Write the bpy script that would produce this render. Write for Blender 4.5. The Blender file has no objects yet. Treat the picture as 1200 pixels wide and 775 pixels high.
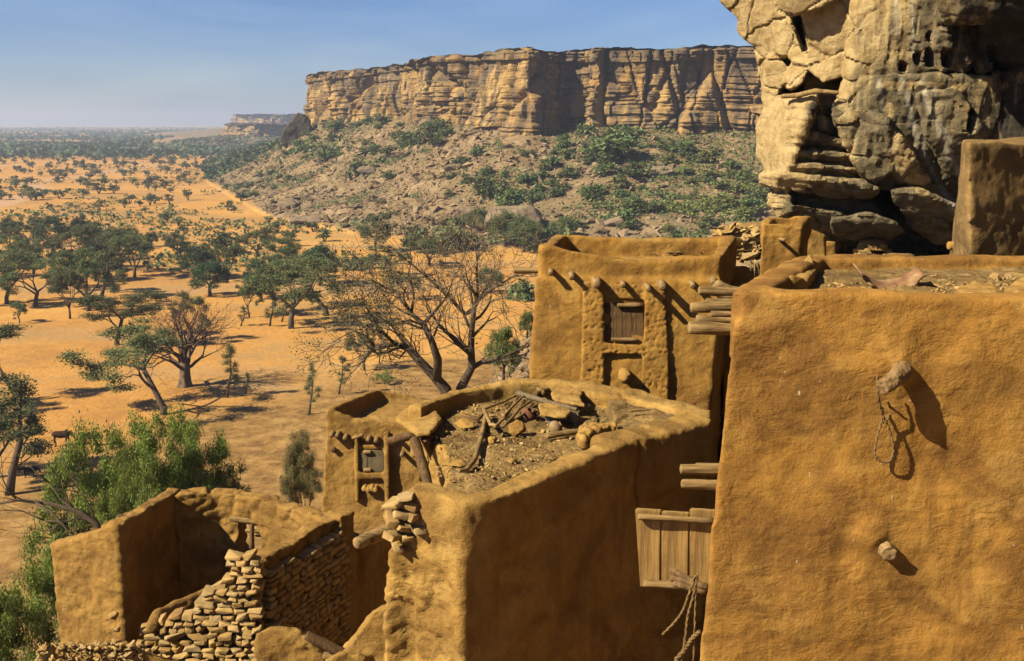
import bpy, bmesh, math, random
import numpy as np
from mathutils import Vector, Matrix
R = math.radians
ALB = 0.40
SC = bpy.context.scene
COL = SC.collection
rng = np.random.default_rng(7)
random.seed(7)

# ------------------------------------------------------------------ camera model (pixels of the 1200x775 photograph)
FPX = 1287.0
PITCH = math.atan((387.5 - 143.0) / FPX)
cp, sp = math.cos(PITCH), math.sin(PITCH)

def ray(px, py):
    u = (px - 600.0) / FPX
    v = (387.5 - py) / FPX
    return np.array([u, cp + v * sp, -sp + v * cp])

def P(px, py, Y):
    d = ray(px, py)
    return d * (Y / d[1])

def PZ(px, py, z):
    d = ray(px, py)
    return d * (z / d[2])

# ------------------------------------------------------------------ noise
def _hash(ix, iy, iz, seed=0):
    h = (ix.astype(np.uint32) * np.uint32(374761393) + iy.astype(np.uint32) * np.uint32(668265263)
         + iz.astype(np.uint32) * np.uint32(2246822519) + np.uint32(seed * 3266489917 & 0xffffffff))
    h = (h ^ (h >> np.uint32(13))) * np.uint32(1274126177)
    h = (h ^ (h >> np.uint32(16))) * np.uint32(2654435761)
    h = h ^ (h >> np.uint32(15))
    return h.astype(np.float64) / 4294967296.0

def vn(p, seed=0):
    i = np.floor(p).astype(np.int64)
    f = p - i
    u = f * f * (3 - 2 * f)
    r = 0
    for dx in (0, 1):
        wx = u[:, 0] if dx else 1 - u[:, 0]
        for dy in (0, 1):
            wy = u[:, 1] if dy else 1 - u[:, 1]
            for dz in (0, 1):
                wz = u[:, 2] if dz else 1 - u[:, 2]
                r = r + wx * wy * wz * _hash(i[:, 0] + dx, i[:, 1] + dy, i[:, 2] + dz, seed)
    return r * 2 - 1

def fbm(p, octv=4, gain=0.5, seed=0, ridge=False):
    a, s, t = 1.0, 0, 0
    q = p.copy()
    for k in range(octv):
        n = vn(q, seed + k)
        if ridge:
            n = 1 - 2 * np.abs(n)
        s = s + a * n
        t += a
        a *= gain
        q = q * 2.03 + 17.3
    return s / t

def worley(p, seed=0):
    i = np.floor(p).astype(np.int64)
    f1 = np.full(len(p), 9.0); f2 = np.full(len(p), 9.0); cid = np.zeros(len(p))
    for dx in (-1, 0, 1):
        for dy in (-1, 0, 1):
            for dz in (-1, 0, 1):
                cx, cy, cz = i[:, 0] + dx, i[:, 1] + dy, i[:, 2] + dz
                q = np.stack([cx + _hash(cx, cy, cz, seed), cy + _hash(cx, cy, cz, seed + 5), cz + _hash(cx, cy, cz, seed + 9)], 1)
                d = np.linalg.norm(q - p, axis=1)
                c = _hash(cx, cy, cz, seed + 13)
                nw = d < f1
                f2 = np.where(nw, f1, np.minimum(f2, d))
                cid = np.where(nw, c, cid)
                f1 = np.where(nw, d, f1)
    return f1, f2, cid

def sstep(a, b, x):
    t = np.clip((x - a) / (b - a), 0, 1)
    return t * t * (3 - 2 * t)

# ------------------------------------------------------------------ object helpers
WL = {}
def _tag(o, label=None, cat=None, group=None, kind=None):
    if label: o['label'] = label
    if cat: o['category'] = cat
    if group: o['group'] = group
    if kind: o['kind'] = kind

def mesh_np(name, V, F, smooth=True):
    me = bpy.data.meshes.new(name)
    if isinstance(F, np.ndarray):
        n, k = F.shape
        me.vertices.add(len(V)); me.vertices.foreach_set('co', np.asarray(V, np.float32).ravel())
        me.loops.add(n * k); me.loops.foreach_set('vertex_index', F.astype(np.int32).ravel())
        me.polygons.add(n); me.polygons.foreach_set('loop_start', np.arange(0, n * k, k, dtype=np.int32))
        me.polygons.foreach_set('loop_total', np.full(n, k, np.int32))
        me.update(calc_edges=True)
    else:
        me.from_pydata([tuple(v) for v in V], [], F)
        me.update()
    me.polygons.foreach_set('use_smooth', np.full(len(me.polygons), smooth))
    return me

def link(name, me, mat, origin, parent=None, label=None, cat=None, group=None, kind=None):
    o = bpy.data.objects.new(name, me)
    COL.objects.link(o)
    if me is not None and mat is not None and not me.materials:
        me.materials.append(mat)
    w = Vector(origin)
    WL[o.name] = w
    if parent is not None:
        o.parent = parent
        o.location = w - WL[parent.name]
    else:
        o.location = w
    _tag(o, label, cat, group, kind)
    return o

def put(name, V, F, mat, parent=None, origin=None, smooth=True, **kw):
    V = np.asarray(V, float)
    if origin is None:
        c = (V.min(0) + V.max(0)) / 2
        origin = (c[0], c[1], V[:, 2].min())
    return link(name, mesh_np(name, V - np.array(origin), F, smooth), mat, origin, parent, **kw)

def thing(name, label, cat, loc, group=None, kind=None):
    return link(name, None, None, loc, None, label, cat, group, kind)

def copy_thing(src, loc, scale=1.0, rotz=0.0, label=None, group=None):
    def cp_(o, parent):
        c = o.copy(); COL.objects.link(c)
        c.parent = parent
        for ch in [x for x in SRC_CH.get(o.name, [])]:
            cp_(ch, c)
        return c
    if src.name not in SRC_CH:
        def reg(o):
            SRC_CH[o.name] = [x for x in bpy.data.objects if x.parent == o]
            for x in SRC_CH[o.name]: reg(x)
        reg(src)
    c = cp_(src, None)
    c.location = loc
    c.rotation_euler = (0, 0, rotz)
    c.scale = scale if hasattr(scale, '__len__') else (scale,) * 3
    if label: c['label'] = label
    if group: c['group'] = group
    return c
SRC_CH = {}

# ------------------------------------------------------------------ shape helpers
class MB:
    def __init__(s): s.V = []; s.F = []
    def add(s, V, F):
        b = len(s.V)
        s.V.extend([tuple(v) for v in V]); s.F.extend([tuple(i + b for i in f) for f in F])
        return s
    def put(s, name, mat, parent=None, **kw):
        return put(name, np.array(s.V), s.F, mat, parent, **kw)

def tube(pts, rad, n=7, rough=0.0, seed=0):
    pts = [Vector(p) for p in pts]
    if not hasattr(rad, '__len__'): rad = [rad] * len(pts)
    V = []; F = []
    rd = random.Random(seed)
    up = Vector((0, 0, 1))
    d0 = (pts[1] - pts[0]).normalized()
    a = d0.cross(up)
    if a.length < 0.05: a = d0.cross(Vector((1, 0, 0)))
    a.normalize()
    for i, p in enumerate(pts):
        d = (pts[min(i + 1, len(pts) - 1)] - pts[max(i - 1, 0)])
        if d.length < 1e-9: d = d0
        d.normalize()
        a = (a - d * a.dot(d)).normalized()
        b = d.cross(a)
        for k in range(n):
            t = 2 * math.pi * k / n
            r = rad[i] * (1 + rough * rd.uniform(-1, 1))
            V.append(p + (a * math.cos(t) + b * math.sin(t)) * r)
    for i in range(len(pts) - 1):
        for k in range(n):
            k2 = (k + 1) % n
            F.append((i * n + k, i * n + k2, (i + 1) * n + k2, (i + 1) * n + k))
    F.append(tuple(reversed(range(n))))
    F.append(tuple((len(pts) - 1) * n + k for k in range(n)))
    return V, F

def hull(pts):
    bm = bmesh.new()
    for p in pts: bm.verts.new(tuple(p))
    bmesh.ops.convex_hull(bm, input=bm.verts)
    bmesh.ops.delete(bm, geom=[v for v in bm.verts if not v.link_faces], context='VERTS')
    bmesh.ops.recalc_face_normals(bm, faces=bm.faces)
    bm.verts.index_update()
    V = [tuple(v.co) for v in bm.verts]; F = [tuple(v.index for v in f.verts) for f in bm.faces]
    bm.free()
    return V, F

def loft(bot, top):
    n = len(bot)
    V = [tuple(p) for p in bot] + [tuple(p) for p in top]
    bm = bmesh.new()
    vs = [bm.verts.new(v) for v in V]
    for k in range(n):
        k2 = (k + 1) % n
        bm.faces.new((vs[k], vs[k2], vs[n + k2], vs[n + k]))
    f1 = bm.faces.new(list(reversed(vs[:n]))); f2 = bm.faces.new(vs[n:])
    bmesh.ops.triangulate(bm, faces=[f1, f2])
    bmesh.ops.recalc_face_normals(bm, faces=bm.faces)
    bm.verts.index_update()
    F = [tuple(v.index for v in f.verts) for f in bm.faces]
    bm.free()
    return V, F

def voxelize(pieces, voxel, smooth=6, fac=0.5):
    mb = MB()
    for V, F in pieces: mb.add(V, F)
    me = bpy.data.meshes.new('tmp'); me.from_pydata(mb.V, [], mb.F); me.update()
    o = bpy.data.objects.new('tmp', me); COL.objects.link(o)
    m = o.modifiers.new('r', 'REMESH'); m.mode = 'VOXEL'; m.voxel_size = voxel; m.adaptivity = 0
    if smooth:
        s = o.modifiers.new('s', 'SMOOTH'); s.factor = fac; s.iterations = smooth
    dg = bpy.context.evaluated_depsgraph_get()
    me2 = bpy.data.meshes.new_from_object(o.evaluated_get(dg))
    bpy.data.objects.remove(o); bpy.data.meshes.remove(me)
    return me2

def mget(me):
    n = len(me.vertices)
    V = np.empty(n * 3); me.vertices.foreach_get('co', V); V = V.reshape(-1, 3)
    N = np.empty(n * 3); me.vertices.foreach_get('normal', N); N = N.reshape(-1, 3)
    return V, N

def clay(name, pieces, voxel, mat, parent=None, smooth=6, disp=(), fn=None, origin=None, keep=None, **kw):
    """union of closed pieces -> rounded, roughened surface. disp = list of (scale, amp, octaves)"""
    me = voxelize(pieces, voxel, smooth)
    V, N = mget(me)
    for j, (sc_, am, oc) in enumerate(disp):
        V = V + N * (fbm(V / sc_, oc, seed=j * 7 + 3) * am)[:, None]
    if fn: V = fn(V, N)
    if origin is None:
        c = (V.min(0) + V.max(0)) / 2
        origin = (c[0], c[1], V[:, 2].min())
    me.vertices.foreach_set('co', (V - np.array(origin)).ravel())
    me.polygons.foreach_set('use_smooth', np.full(len(me.polygons), True))
    me.update(); me.name = name
    me.materials.clear()
    return link(name, me, mat, origin, parent, **kw)

def set_attr(me, name, vals):
    a = me.attributes.new(name, 'FLOAT', 'POINT')
    a.data.foreach_set('value', np.asarray(vals, np.float32))

# ------------------------------------------------------------------ material helpers
class NT:
    def __init__(s, name):
        s.m = bpy.data.materials.new(name); s.m.use_nodes = True
        s.t = s.m.node_tree; s.n = s.t.nodes; s.l = s.t.links
        s.b = s.n['Principled BSDF']
        s.b.inputs['Roughness'].default_value = 0.92
        s.b.inputs['Specular IOR Level'].default_value = 0.15
        s.tc = s.n.new('ShaderNodeTexCoord')
    def co(s, scale=(1, 1, 1), rot=(0, 0, 0)):
        mp = s.n.new('ShaderNodeMapping'); mp.inputs['Scale'].default_value = scale; mp.inputs['Rotation'].default_value = rot
        s.l.new(s.tc.outputs['Object'], mp.inputs['Vector']); return mp.outputs[0]
    def noise(s, scale, detail=4, rough=0.55, vec=None, dist=0.0):
        n = s.n.new('ShaderNodeTexNoise'); n.inputs['Scale'].default_value = scale; n.inputs['Detail'].default_value = detail
        n.inputs['Roughness'].default_value = rough; n.inputs['Distortion'].default_value = dist
        s.l.new(vec if vec is not None else s.tc.outputs['Object'], n.inputs['Vector']); return n.outputs['Fac']
    def vor(s, scale, vec=None, feature='F1', out='Distance'):
        n = s.n.new('ShaderNodeTexVoronoi'); n.feature = feature; n.inputs['Scale'].default_value = scale
        s.l.new(vec if vec is not None else s.tc.outputs['Object'], n.inputs['Vector']); return n.outputs[out]
    def ramp(s, fac, stops):
        r = s.n.new('ShaderNodeValToRGB')
        e = r.color_ramp.elements
        while len(e) < len(stops): e.new(0.5)
        for x, (p, c) in zip(e, stops):
            x.position = p; x.color = (c if len(c) == 4 else (*c, 1)) if hasattr(c, '__len__') else (c, c, c, 1)
        s.l.new(fac, r.inputs['Fac']); return r.outputs['Color']
    def mix(s, fac, a, b, mode='MIX'):
        m = s.n.new('ShaderNodeMix'); m.data_type = 'RGBA'; m.blend_type = mode
        for i, v in ((0, fac), (6, a), (7, b)):
            if hasattr(v, 'links') or hasattr(v, 'is_linked'): s.l.new(v, m.inputs[i])
            elif i == 0: m.inputs[0].default_value = v
            else: m.inputs[i].default_value = (*v, 1) if len(v) == 3 else v
        return m.outputs[2]
    def math(s, op, a, b=0.0, c=0.0):
        m = s.n.new('ShaderNodeMath'); m.operation = op
        for i, v in enumerate((a, b, c)):
            if hasattr(v, 'is_linked'): s.l.new(v, m.inputs[i])
            else: m.inputs[i].default_value = v
        return m.outputs[0]
    def attr(s, name):
        a = s.n.new('ShaderNodeAttribute'); a.attribute_name = name; return a.outputs['Fac']
    def sep(s, vec=None):
        x = s.n.new('ShaderNodeSeparateXYZ'); s.l.new(vec if vec is not None else s.tc.outputs['Object'], x.inputs[0]); return x.outputs
    def bump(s, h, strength=0.5, dist=0.02, prev=None):
        b = s.n.new('ShaderNodeBump'); b.inputs['Strength'].default_value = strength; b.inputs['Distance'].default_value = dist
        s.l.new(h, b.inputs['Height'])
        if prev is not None: s.l.new(prev, b.inputs['Normal'])
        s.l.new(b.outputs[0], s.b.inputs['Normal']); return b.outputs[0]
    def color(s, c, k=ALB):
        if hasattr(c, 'is_linked'):
            if k != 1:
                c = s.mix(1.0, c, (k, k, k), 'MULTIPLY')
            s.l.new(c, s.b.inputs['Base Color'])
        else: s.b.inputs['Base Color'].default_value = (*c, 1)
        return s.m
# ================================================================== materials
def mat_mud(name, base=(0.46, 0.25, 0.075), dark=(0.30, 0.155, 0.048), light=(0.56, 0.34, 0.13), s=1.0, bs=0.6, drops=0.0, cracks=0.25):
    t = NT(name)
    n1 = t.noise(1.1 * s, 5, 0.6)
    n2 = t.noise(6 * s, 6, 0.65)
    n3 = t.noise(45 * s, 4, 0.7)
    c = t.ramp(n1, [(0.3, dark), (0.48, base), (0.72, light)])
    c2 = t.ramp(n2, [(0.3, dark), (0.5, base), (0.7, light)])
    c = t.mix(0.5, c, c2)
    patch = t.noise(0.8 * s, 3, 0.5, t.co((1, 1, 1.7)), 1.0)
    c = t.mix(t.ramp(patch, [(0.48, 0.0), (0.60, 0.85)]), c, dark)
    rain = t.noise(1.0, 4, 0.6, t.co((6 * s, 6 * s, 0.7 * s)), 0.3)
    c = t.mix(t.ramp(rain, [(0.52, 0.0), (0.66, 0.55)]), c, dark)
    c = t.mix(t.ramp(t.noise(0.7 * s, 3, 0.5, t.co((.6, .6, 2.6))), [(0.55, 0.0), (0.66, 0.4)]), c, (dark[0] * .9, dark[1] * 1.05, dark[2] * 1.3))
    c = t.mix(t.ramp(t.noise(2.3 * s, 4, 0.6), [(0.58, 0.0), (0.64, 0.5)]), c, light)
    c = t.mix(t.ramp(n3, [(0.42, 0.0), (0.75, 0.3)]), c, light)
    c = t.mix(t.ramp(t.noise(95 * s, 2, 0.5), [(0.3, 0.35), (0.42, 0.0)]), c, tuple(x * 0.5 for x in dark))
    if drops:
        st = t.noise(1.0, 4, 0.6, t.co((26, 26, 6.5)))
        gate = t.noise(1.3, 2, 0.5)
        m = t.math('MULTIPLY', t.ramp(st, [(0.70, 0.0), (0.73, 1.0)]), t.ramp(gate, [(0.48, 0.0), (0.54, 1.0)]))
        c = t.mix(t.math('MULTIPLY', m, drops), c, (0.75, 0.70, 0.6))
    strokes = t.noise(6 * s, 5, 0.62, t.co((1, 1, 1.9), (0, R(22), 0)), 0.7)
    lump = t.noise(2.2 * s, 5, 0.6)
    pits = t.noise(60 * s, 5, 0.75)
    nb = t.bump(lump, bs, 0.10)
    nb = t.bump(t.math('MULTIPLY', strokes, t.ramp(t.noise(0.9 * s, 3, 0.5, t.co((1, 1, 1.5))), [(0.42, 0.15), (0.6, 1.0)])), bs, 0.04, nb)
    nb = t.bump(t.math('MULTIPLY', t.noise(15 * s, 5, 0.62, None, 0.3), t.ramp(t.noise(1.7 * s, 3, 0.6), [(0.45, 0.1), (0.62, 1.0)])), bs, 0.016, nb)
    nb = t.bump(t.vor(9 * s, t.co((1, 1, 1.6)), 'SMOOTH_F1'), bs * .35, 0.02, nb)
    if cracks:
        ck = t.vor(2.2 * s, t.co((1, 1, 1)), 'DISTANCE_TO_EDGE')
        wob = t.noise(5 * s, 3)
        ck = t.ramp(t.math('MULTIPLY_ADD', wob, 0.10, ck), [(0.035, 0.0), (0.062, 1.0)])
        nb = t.bump(ck, cracks, 0.02, nb)
    pits = t.math('MULTIPLY', pits, t.ramp(t.noise(1.4 * s, 4, 0.6), [(0.40, 0.25), (0.60, 1.0)]))
    t.bump(pits, bs, 0.018, nb)
    return t.color(c)

def mat_wood(name, base=(0.26, 0.155, 0.075), dark=(0.09, 0.05, 0.025), light=(0.42, 0.28, 0.14), axis=2, s=1.0):
    t = NT(name)
    sc_ = [28 * s, 28 * s, 28 * s]; sc_[axis] = 2.0 * s
    g = t.noise(1.0, 5, 0.65, t.co(sc_), 0.6)
    c = t.ramp(g, [(0.3, dark), (0.5, base), (0.7, light)])
    blot = t.noise(5 * s, 4)
    c = t.mix(t.ramp(blot, [(0.45, 0.0), (0.7, 0.65)]), c, dark)
    t.bump(g, 0.7, 0.012)
    t.b.inputs['Roughness'].default_value = 0.8
    return t.color(c)

def mat_leaf(name, a, b, c3, sc_=0.35, trans=0.25):
    t = NT(name)
    n = t.noise(sc_, 3, 0.6)
    n2 = t.noise(sc_ * 9, 2, 0.6)
    col = t.ramp(t.math('MULTIPLY_ADD', n2, 0.4, t.math('MULTIPLY', n, 0.6)), [(0.36, a), (0.5, b), (0.64, c3)])
    oi = t.n.new('ShaderNodeObjectInfo')
    hs = t.n.new('ShaderNodeHueSaturation')
    t.l.new(t.math('MULTIPLY_ADD', oi.outputs['Random'], 0.05, 0.475), hs.inputs['Hue'])
    t.l.new(t.math('MULTIPLY_ADD', oi.outputs['Random'], 0.42, 0.58), hs.inputs['Value'])
    t.l.new(col, hs.inputs['Color'])
    t.b.inputs['Roughness'].default_value = 0.65
    t.b.inputs['Specular IOR Level'].default_value = 0.25
    t.color(hs.outputs[0], 1)
    tr = t.n.new('ShaderNodeBsdfTranslucent'); t.l.new(hs.outputs[0], tr.inputs['Color'])
    mx = t.n.new('ShaderNodeMixShader'); mx.inputs[0].default_value = trans
    out = t.n['Material Output']
    t.l.new(t.b.outputs[0], mx.inputs[1]); t.l.new(tr.outputs[0], mx.inputs[2]); t.l.new(mx.outputs[0], out.inputs['Surface'])
    return t.m

def mat_bark(name, a=(0.20, 0.15, 0.11), b=(0.09, 0.065, 0.05), s=1.0):
    t = NT(name)
    n = t.noise(1.0, 5, 0.65, t.co((14 * s, 14 * s, 3 * s)), 0.5)
    t.bump(n, 0.8, 0.03)
    return t.color(t.ramp(n, [(0.35, b), (0.65, a)]))

def mat_stone(name, cols, s=1.0, bs=0.7):
    t = NT(name)
    n = t.noise(3 * s, 6, 0.65)
    oi = t.n.new('ShaderNodeNewGeometry')
    c = t.ramp(oi.outputs['Random Per Island'], [(0.0, cols[0]), (0.35, cols[1]), (0.7, cols[2]), (1.0, cols[3])])
    c = t.mix(t.ramp(n, [(0.35, 0.6), (0.6, 0.0)]), c, tuple(x * 0.5 for x in cols[0]))
    nb = t.bump(n, bs, 0.05 / s)
    t.bump(t.noise(22 * s, 5, 0.7), bs, 0.012 / s, nb)
    return t.color(c)

MUD_BIG = mat_mud('mud_big', base=(0.494, 0.245, 0.049), dark=(0.242, 0.114, 0.028), light=(0.617, 0.359, 0.096), drops=1.0, bs=0.5, cracks=0.12)
MUD_A = mat_mud('mud_a', base=(0.483, 0.249, 0.052), dark=(0.268, 0.134, 0.032), light=(0.617, 0.379, 0.105), drops=0.8, bs=0.55, cracks=0.12)
MUD_PALE = mat_mud('mud_pale', base=(0.525, 0.304, 0.083), dark=(0.298, 0.165, 0.044), light=(0.679, 0.448, 0.149), bs=0.75, cracks=0.15)
MUD_RUIN = mat_mud('mud_ruin', base=(0.442, 0.249, 0.066), dark=(0.257, 0.140, 0.037), light=(0.597, 0.369, 0.115), bs=0.8, drops=0.4)
MUD_GREY = mat_mud('mud_grey', base=(0.371, 0.229, 0.088), dark=(0.206, 0.129, 0.052), light=(0.514, 0.339, 0.149), drops=1.0)
ROOFDIRT = mat_mud('roof_dirt', base=(0.432, 0.270, 0.096), dark=(0.226, 0.134, 0.049), light=(0.617, 0.428, 0.184), s=2.2, bs=1.0, cracks=0.0)
WOOD = mat_wood('weathered_wood'); WOODX = mat_wood('weathered_wood_x', axis=0, base=(0.40, 0.26, 0.11), light=(0.60, 0.42, 0.2))
WOODY = mat_wood('weathered_wood_y', axis=1, base=(0.38, 0.24, 0.11), light=(0.56, 0.38, 0.19))
SHUTTER = mat_wood('shutter_wood', base=(0.17, 0.095, 0.04), dark=(0.07, 0.04, 0.02), light=(0.30, 0.19, 0.09), s=1.5)
SHUTTER_G = mat_wood('shutter_grey', base=(0.22, 0.17, 0.10), dark=(0.12, 0.09, 0.05), light=(0.30, 0.24, 0.15), s=1.5)
DOORWOOD = mat_wood('door_wood', base=(0.58, 0.35, 0.12), dark=(0.20, 0.125, 0.06), light=(0.74, 0.48, 0.18), s=0.7)
ROPE = mat_wood('rope', base=(0.30, 0.19, 0.08), dark=(0.14, 0.08, 0.035), light=(0.44, 0.30, 0.14), s=4)
STONEWALL = mat_stone('wall_stone', [(0.494, 0.299, 0.115), (0.658, 0.428, 0.167), (0.760, 0.519, 0.220), (0.576, 0.419, 0.220)], 2.0)
SCREE = mat_stone('scree_stone', [(0.28, 0.19, 0.11), (0.42, 0.30, 0.175), (0.54, 0.395, 0.24), (0.38, 0.28, 0.18)], 0.5)
BOULDER = mat_stone('boulder_stone', [(0.26, 0.19, 0.13), (0.34, 0.26, 0.18), (0.40, 0.30, 0.2), (0.30, 0.24, 0.18)], 0.4)
LEAF_OLIVE = mat_leaf('leaf_olive', (0.045, 0.062, 0.022), (0.085, 0.105, 0.036), (0.14, 0.155, 0.06))
LEAF_DARK = mat_leaf('leaf_dark', (0.018, 0.034, 0.013), (0.034, 0.06, 0.021), (0.06, 0.092, 0.034), trans=0.12)
LEAF_GREEN = mat_leaf('leaf_green', (0.065, 0.105, 0.02), (0.13, 0.19, 0.035), (0.22, 0.28, 0.055), sc_=0.8)
LEAF_TALUS = mat_leaf('leaf_talus', (0.045, 0.07, 0.022), (0.085, 0.12, 0.036), (0.14, 0.175, 0.06), sc_=0.5, trans=0.15)
LEAF_DRY = mat_leaf('leaf_dry', (0.12, 0.11, 0.04), (0.20, 0.19, 0.07), (0.28, 0.26, 0.11))
BARK = mat_bark('bark_dark'); BARK_PALE = mat_bark('bark_pale', (0.34, 0.27, 0.20), (0.17, 0.13, 0.10), 0.6)
BARK_BAOBAB = mat_bark('bark_baobab', (0.30, 0.21, 0.155), (0.15, 0.10, 0.075), 0.25)
TWIG_BAOBAB = mat_bark('twig_baobab', (0.20, 0.125, 0.09), (0.11, 0.065, 0.05), 0.5)
# ================================================================== terrain
def pdist(x, y, line):
    """distance to polyline and parameters of the nearest point"""
    best = np.full(x.shape, 1e9); bs = np.zeros(x.shape); acc = 0.0; side = np.zeros(x.shape)
    for (ax, ay), (bx, by) in zip(line[:-1], line[1:]):
        L = math.hypot(bx - ax, by - ay); ux, uy = (bx - ax) / L, (by - ay) / L
        t = np.clip((x - ax) * ux + (y - ay) * uy, 0, L)
        dx, dy = x - (ax + ux * t), y - (ay + uy * t)
        d = np.hypot(dx, dy)
        m = d < best
        best = np.where(m, d, best); bs = np.where(m, acc + t, bs)
        side = np.where(m, np.sign((x - ax) * uy - (y - ay) * ux), side)
        acc += L
    return best, bs, side

H0 = -35.0
ZTOP = 27.0
def gx(px, Y): return (px - 600.0) / FPX * Y * cp   # approx, near horizon
# plan of the far cliff, left to right (photo column, distance)
CLIFF_PL = [(384, 1000), (374, 760), (368, 640), (385, 596), (430, 560), (478, 520), (494, 472), (560, 440), (618, 404),
            (634, 413), (660, 423), (688, 419), (694, 401), (760, 398), (830, 396), (890, 390), (960, 388), (1080, 392), (1300, 400)]
CL = [((px - 600) / FPX * Y * 1.018, Y) for px, Y in CLIFF_PL]
BASE_Z = [(0, -8), (240, -8), (380, -1), (460, 2), (520, 1), (600, -2), (680, -2), (760, -4), (860, -10), (960, -13)]
TOE_PL = [(262, 1250), (246, 1000), (238, 860), (252, 640), (285, 480), (330, 390), (420, 338), (560, 300), (700, 292), (860, 300), (1300, 300)]
TOE = [((px - 600) / FPX * Y * 1.018, Y) for px, Y in TOE_PL]
SPINE = [(6, -60), (5.5, 8), (5.2, 26), (15, 43), (36, 62), (95, 120), (190, 230)]
_w = lambda L: [((px - 600) / FPX * Y * 1.018, Y) for px, Y in L]
FM = _w([(285, 2300), (277, 1750), (274, 1600), (290, 1540), (310, 1500), (345, 1520), (440, 1500)])       # far mesa front line
BM = _w([(292, 3600), (284, 2800), (288, 2500), (320, 2400), (350, 2420), (440, 2400)])

def terr(x, y, full=True):
    x = np.asarray(x, float); y = np.asarray(y, float)
    shp = x.shape; x = x.ravel(); y = y.ravel()
    p = np.stack([x, y, np.zeros_like(x)], 1)
    r = np.hypot(x, y)
    plain = H0 + fbm(p / 60, 4, seed=11) * 1.3 * sstep(60, 200, r) + fbm(p / 9, 3, seed=21) * 0.16
    # far talus
    dc, sc_, side = pdist(x, y, CL)
    dt, _, sd = pdist(x, y, TOE)
    zc = np.interp(sc_, [a for a, b in BASE_Z], [b for a, b in BASE_Z])
    inside = sd < 0    # cliff side of the toe line
    ratio = np.where(inside, dt / (dt + dc + 1e-6), 0)
    behind = np.where(x > -95, y > np.interp(x, [a for a, b in CL[3:]], [b for a, b in CL[3:]]), side < 0)
    ratio = np.where(behind, 1.0, ratio)
    rough = fbm(p / 38, 4, seed=31) * 4.0 + fbm(p / 9, 3, seed=41) * 1.1
    tal = H0 + (zc - H0) * ratio ** 1.15 + rough * np.clip(ratio * 3, 0, 1) * np.clip((1 - ratio) * 4 + 0.2, 0, 1)
    tal = np.where(inside | behind, tal, -99)
    # village slope
    dv, sv, side2 = pdist(x, y, SPINE)
    f = np.interp(dv, [0, 2, 6, 12, 20, 30, 45, 70, 95], [-2.2, -3.8, -8.4, -12.5, -18.5, -25.5, -33.0, -38, -45])
    f = f - 3.4 * sstep(23, 17, y) * sstep(12, 2, dv) * (side2 <= 0)
    f = f + 9 * np.exp(-((x - 3.5) / 7) ** 2 - ((y - 62) / 19) ** 2)
    f = np.where((side2 > 0), -2.2 - 3.4 * sstep(23, 17, y), f)
    f = f - 1.6 * sstep(42, 32, y) * (dv < 12) * np.where(side2 > 0, 1, sstep(8, 1, dv))
    vil = f + fbm(p / 7, 4, seed=51) * 0.35 + fbm(p / 1.6, 3, seed=61) * 0.07
    # far mesas
    z3 = []
    for L, zb, wid in ((FM, -19, 190.0), (BM, -12, 300.0)):
        d3, _, s3 = pdist(x, y, L)
        q = np.where(s3 < 0, 1, 1 - np.clip(d3 / wid, 0, 1))
        z3.append(H0 - 1.5 + (zb - H0) * q ** 1.3)
    k = 1.6
    stack = np.stack([plain, tal, vil, z3[0], z3[1]], 0)
    m = stack.max(0)
    z = m + np.log(np.exp((stack - m) / k).sum(0)) * k - 0.0
    z = np.where(r > 700, m, z)
    tm = np.clip((tal - plain) / 2.5 + 0.3, 0, 1) + np.clip((np.maximum(z3[0], z3[1]) - plain) / 6, 0, 1)
    vm = np.clip((vil - plain) / 5 + 0.1, 0, 1)
    if full:
        return z.reshape(shp), np.clip(tm, 0, 1).reshape(shp), vm.reshape(shp)
    return z.reshape(shp)

def ground(px, py, ymin=20):
    """point where the line of sight meets the terrain"""
    d = ray(px, py)
    Ys = np.concatenate([np.arange(ymin, 120, 0.5), np.arange(120, 800, 2.0), np.arange(800, 6000, 15.0)])
    X = d[0] / d[1] * Ys; Z = d[2] / d[1] * Ys
    T = terr(X, Ys, False)
    idx = np.argmax(Z < T)
    if not (Z < T).any(): return None
    return np.array([X[idx], Ys[idx], T[idx]])

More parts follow.
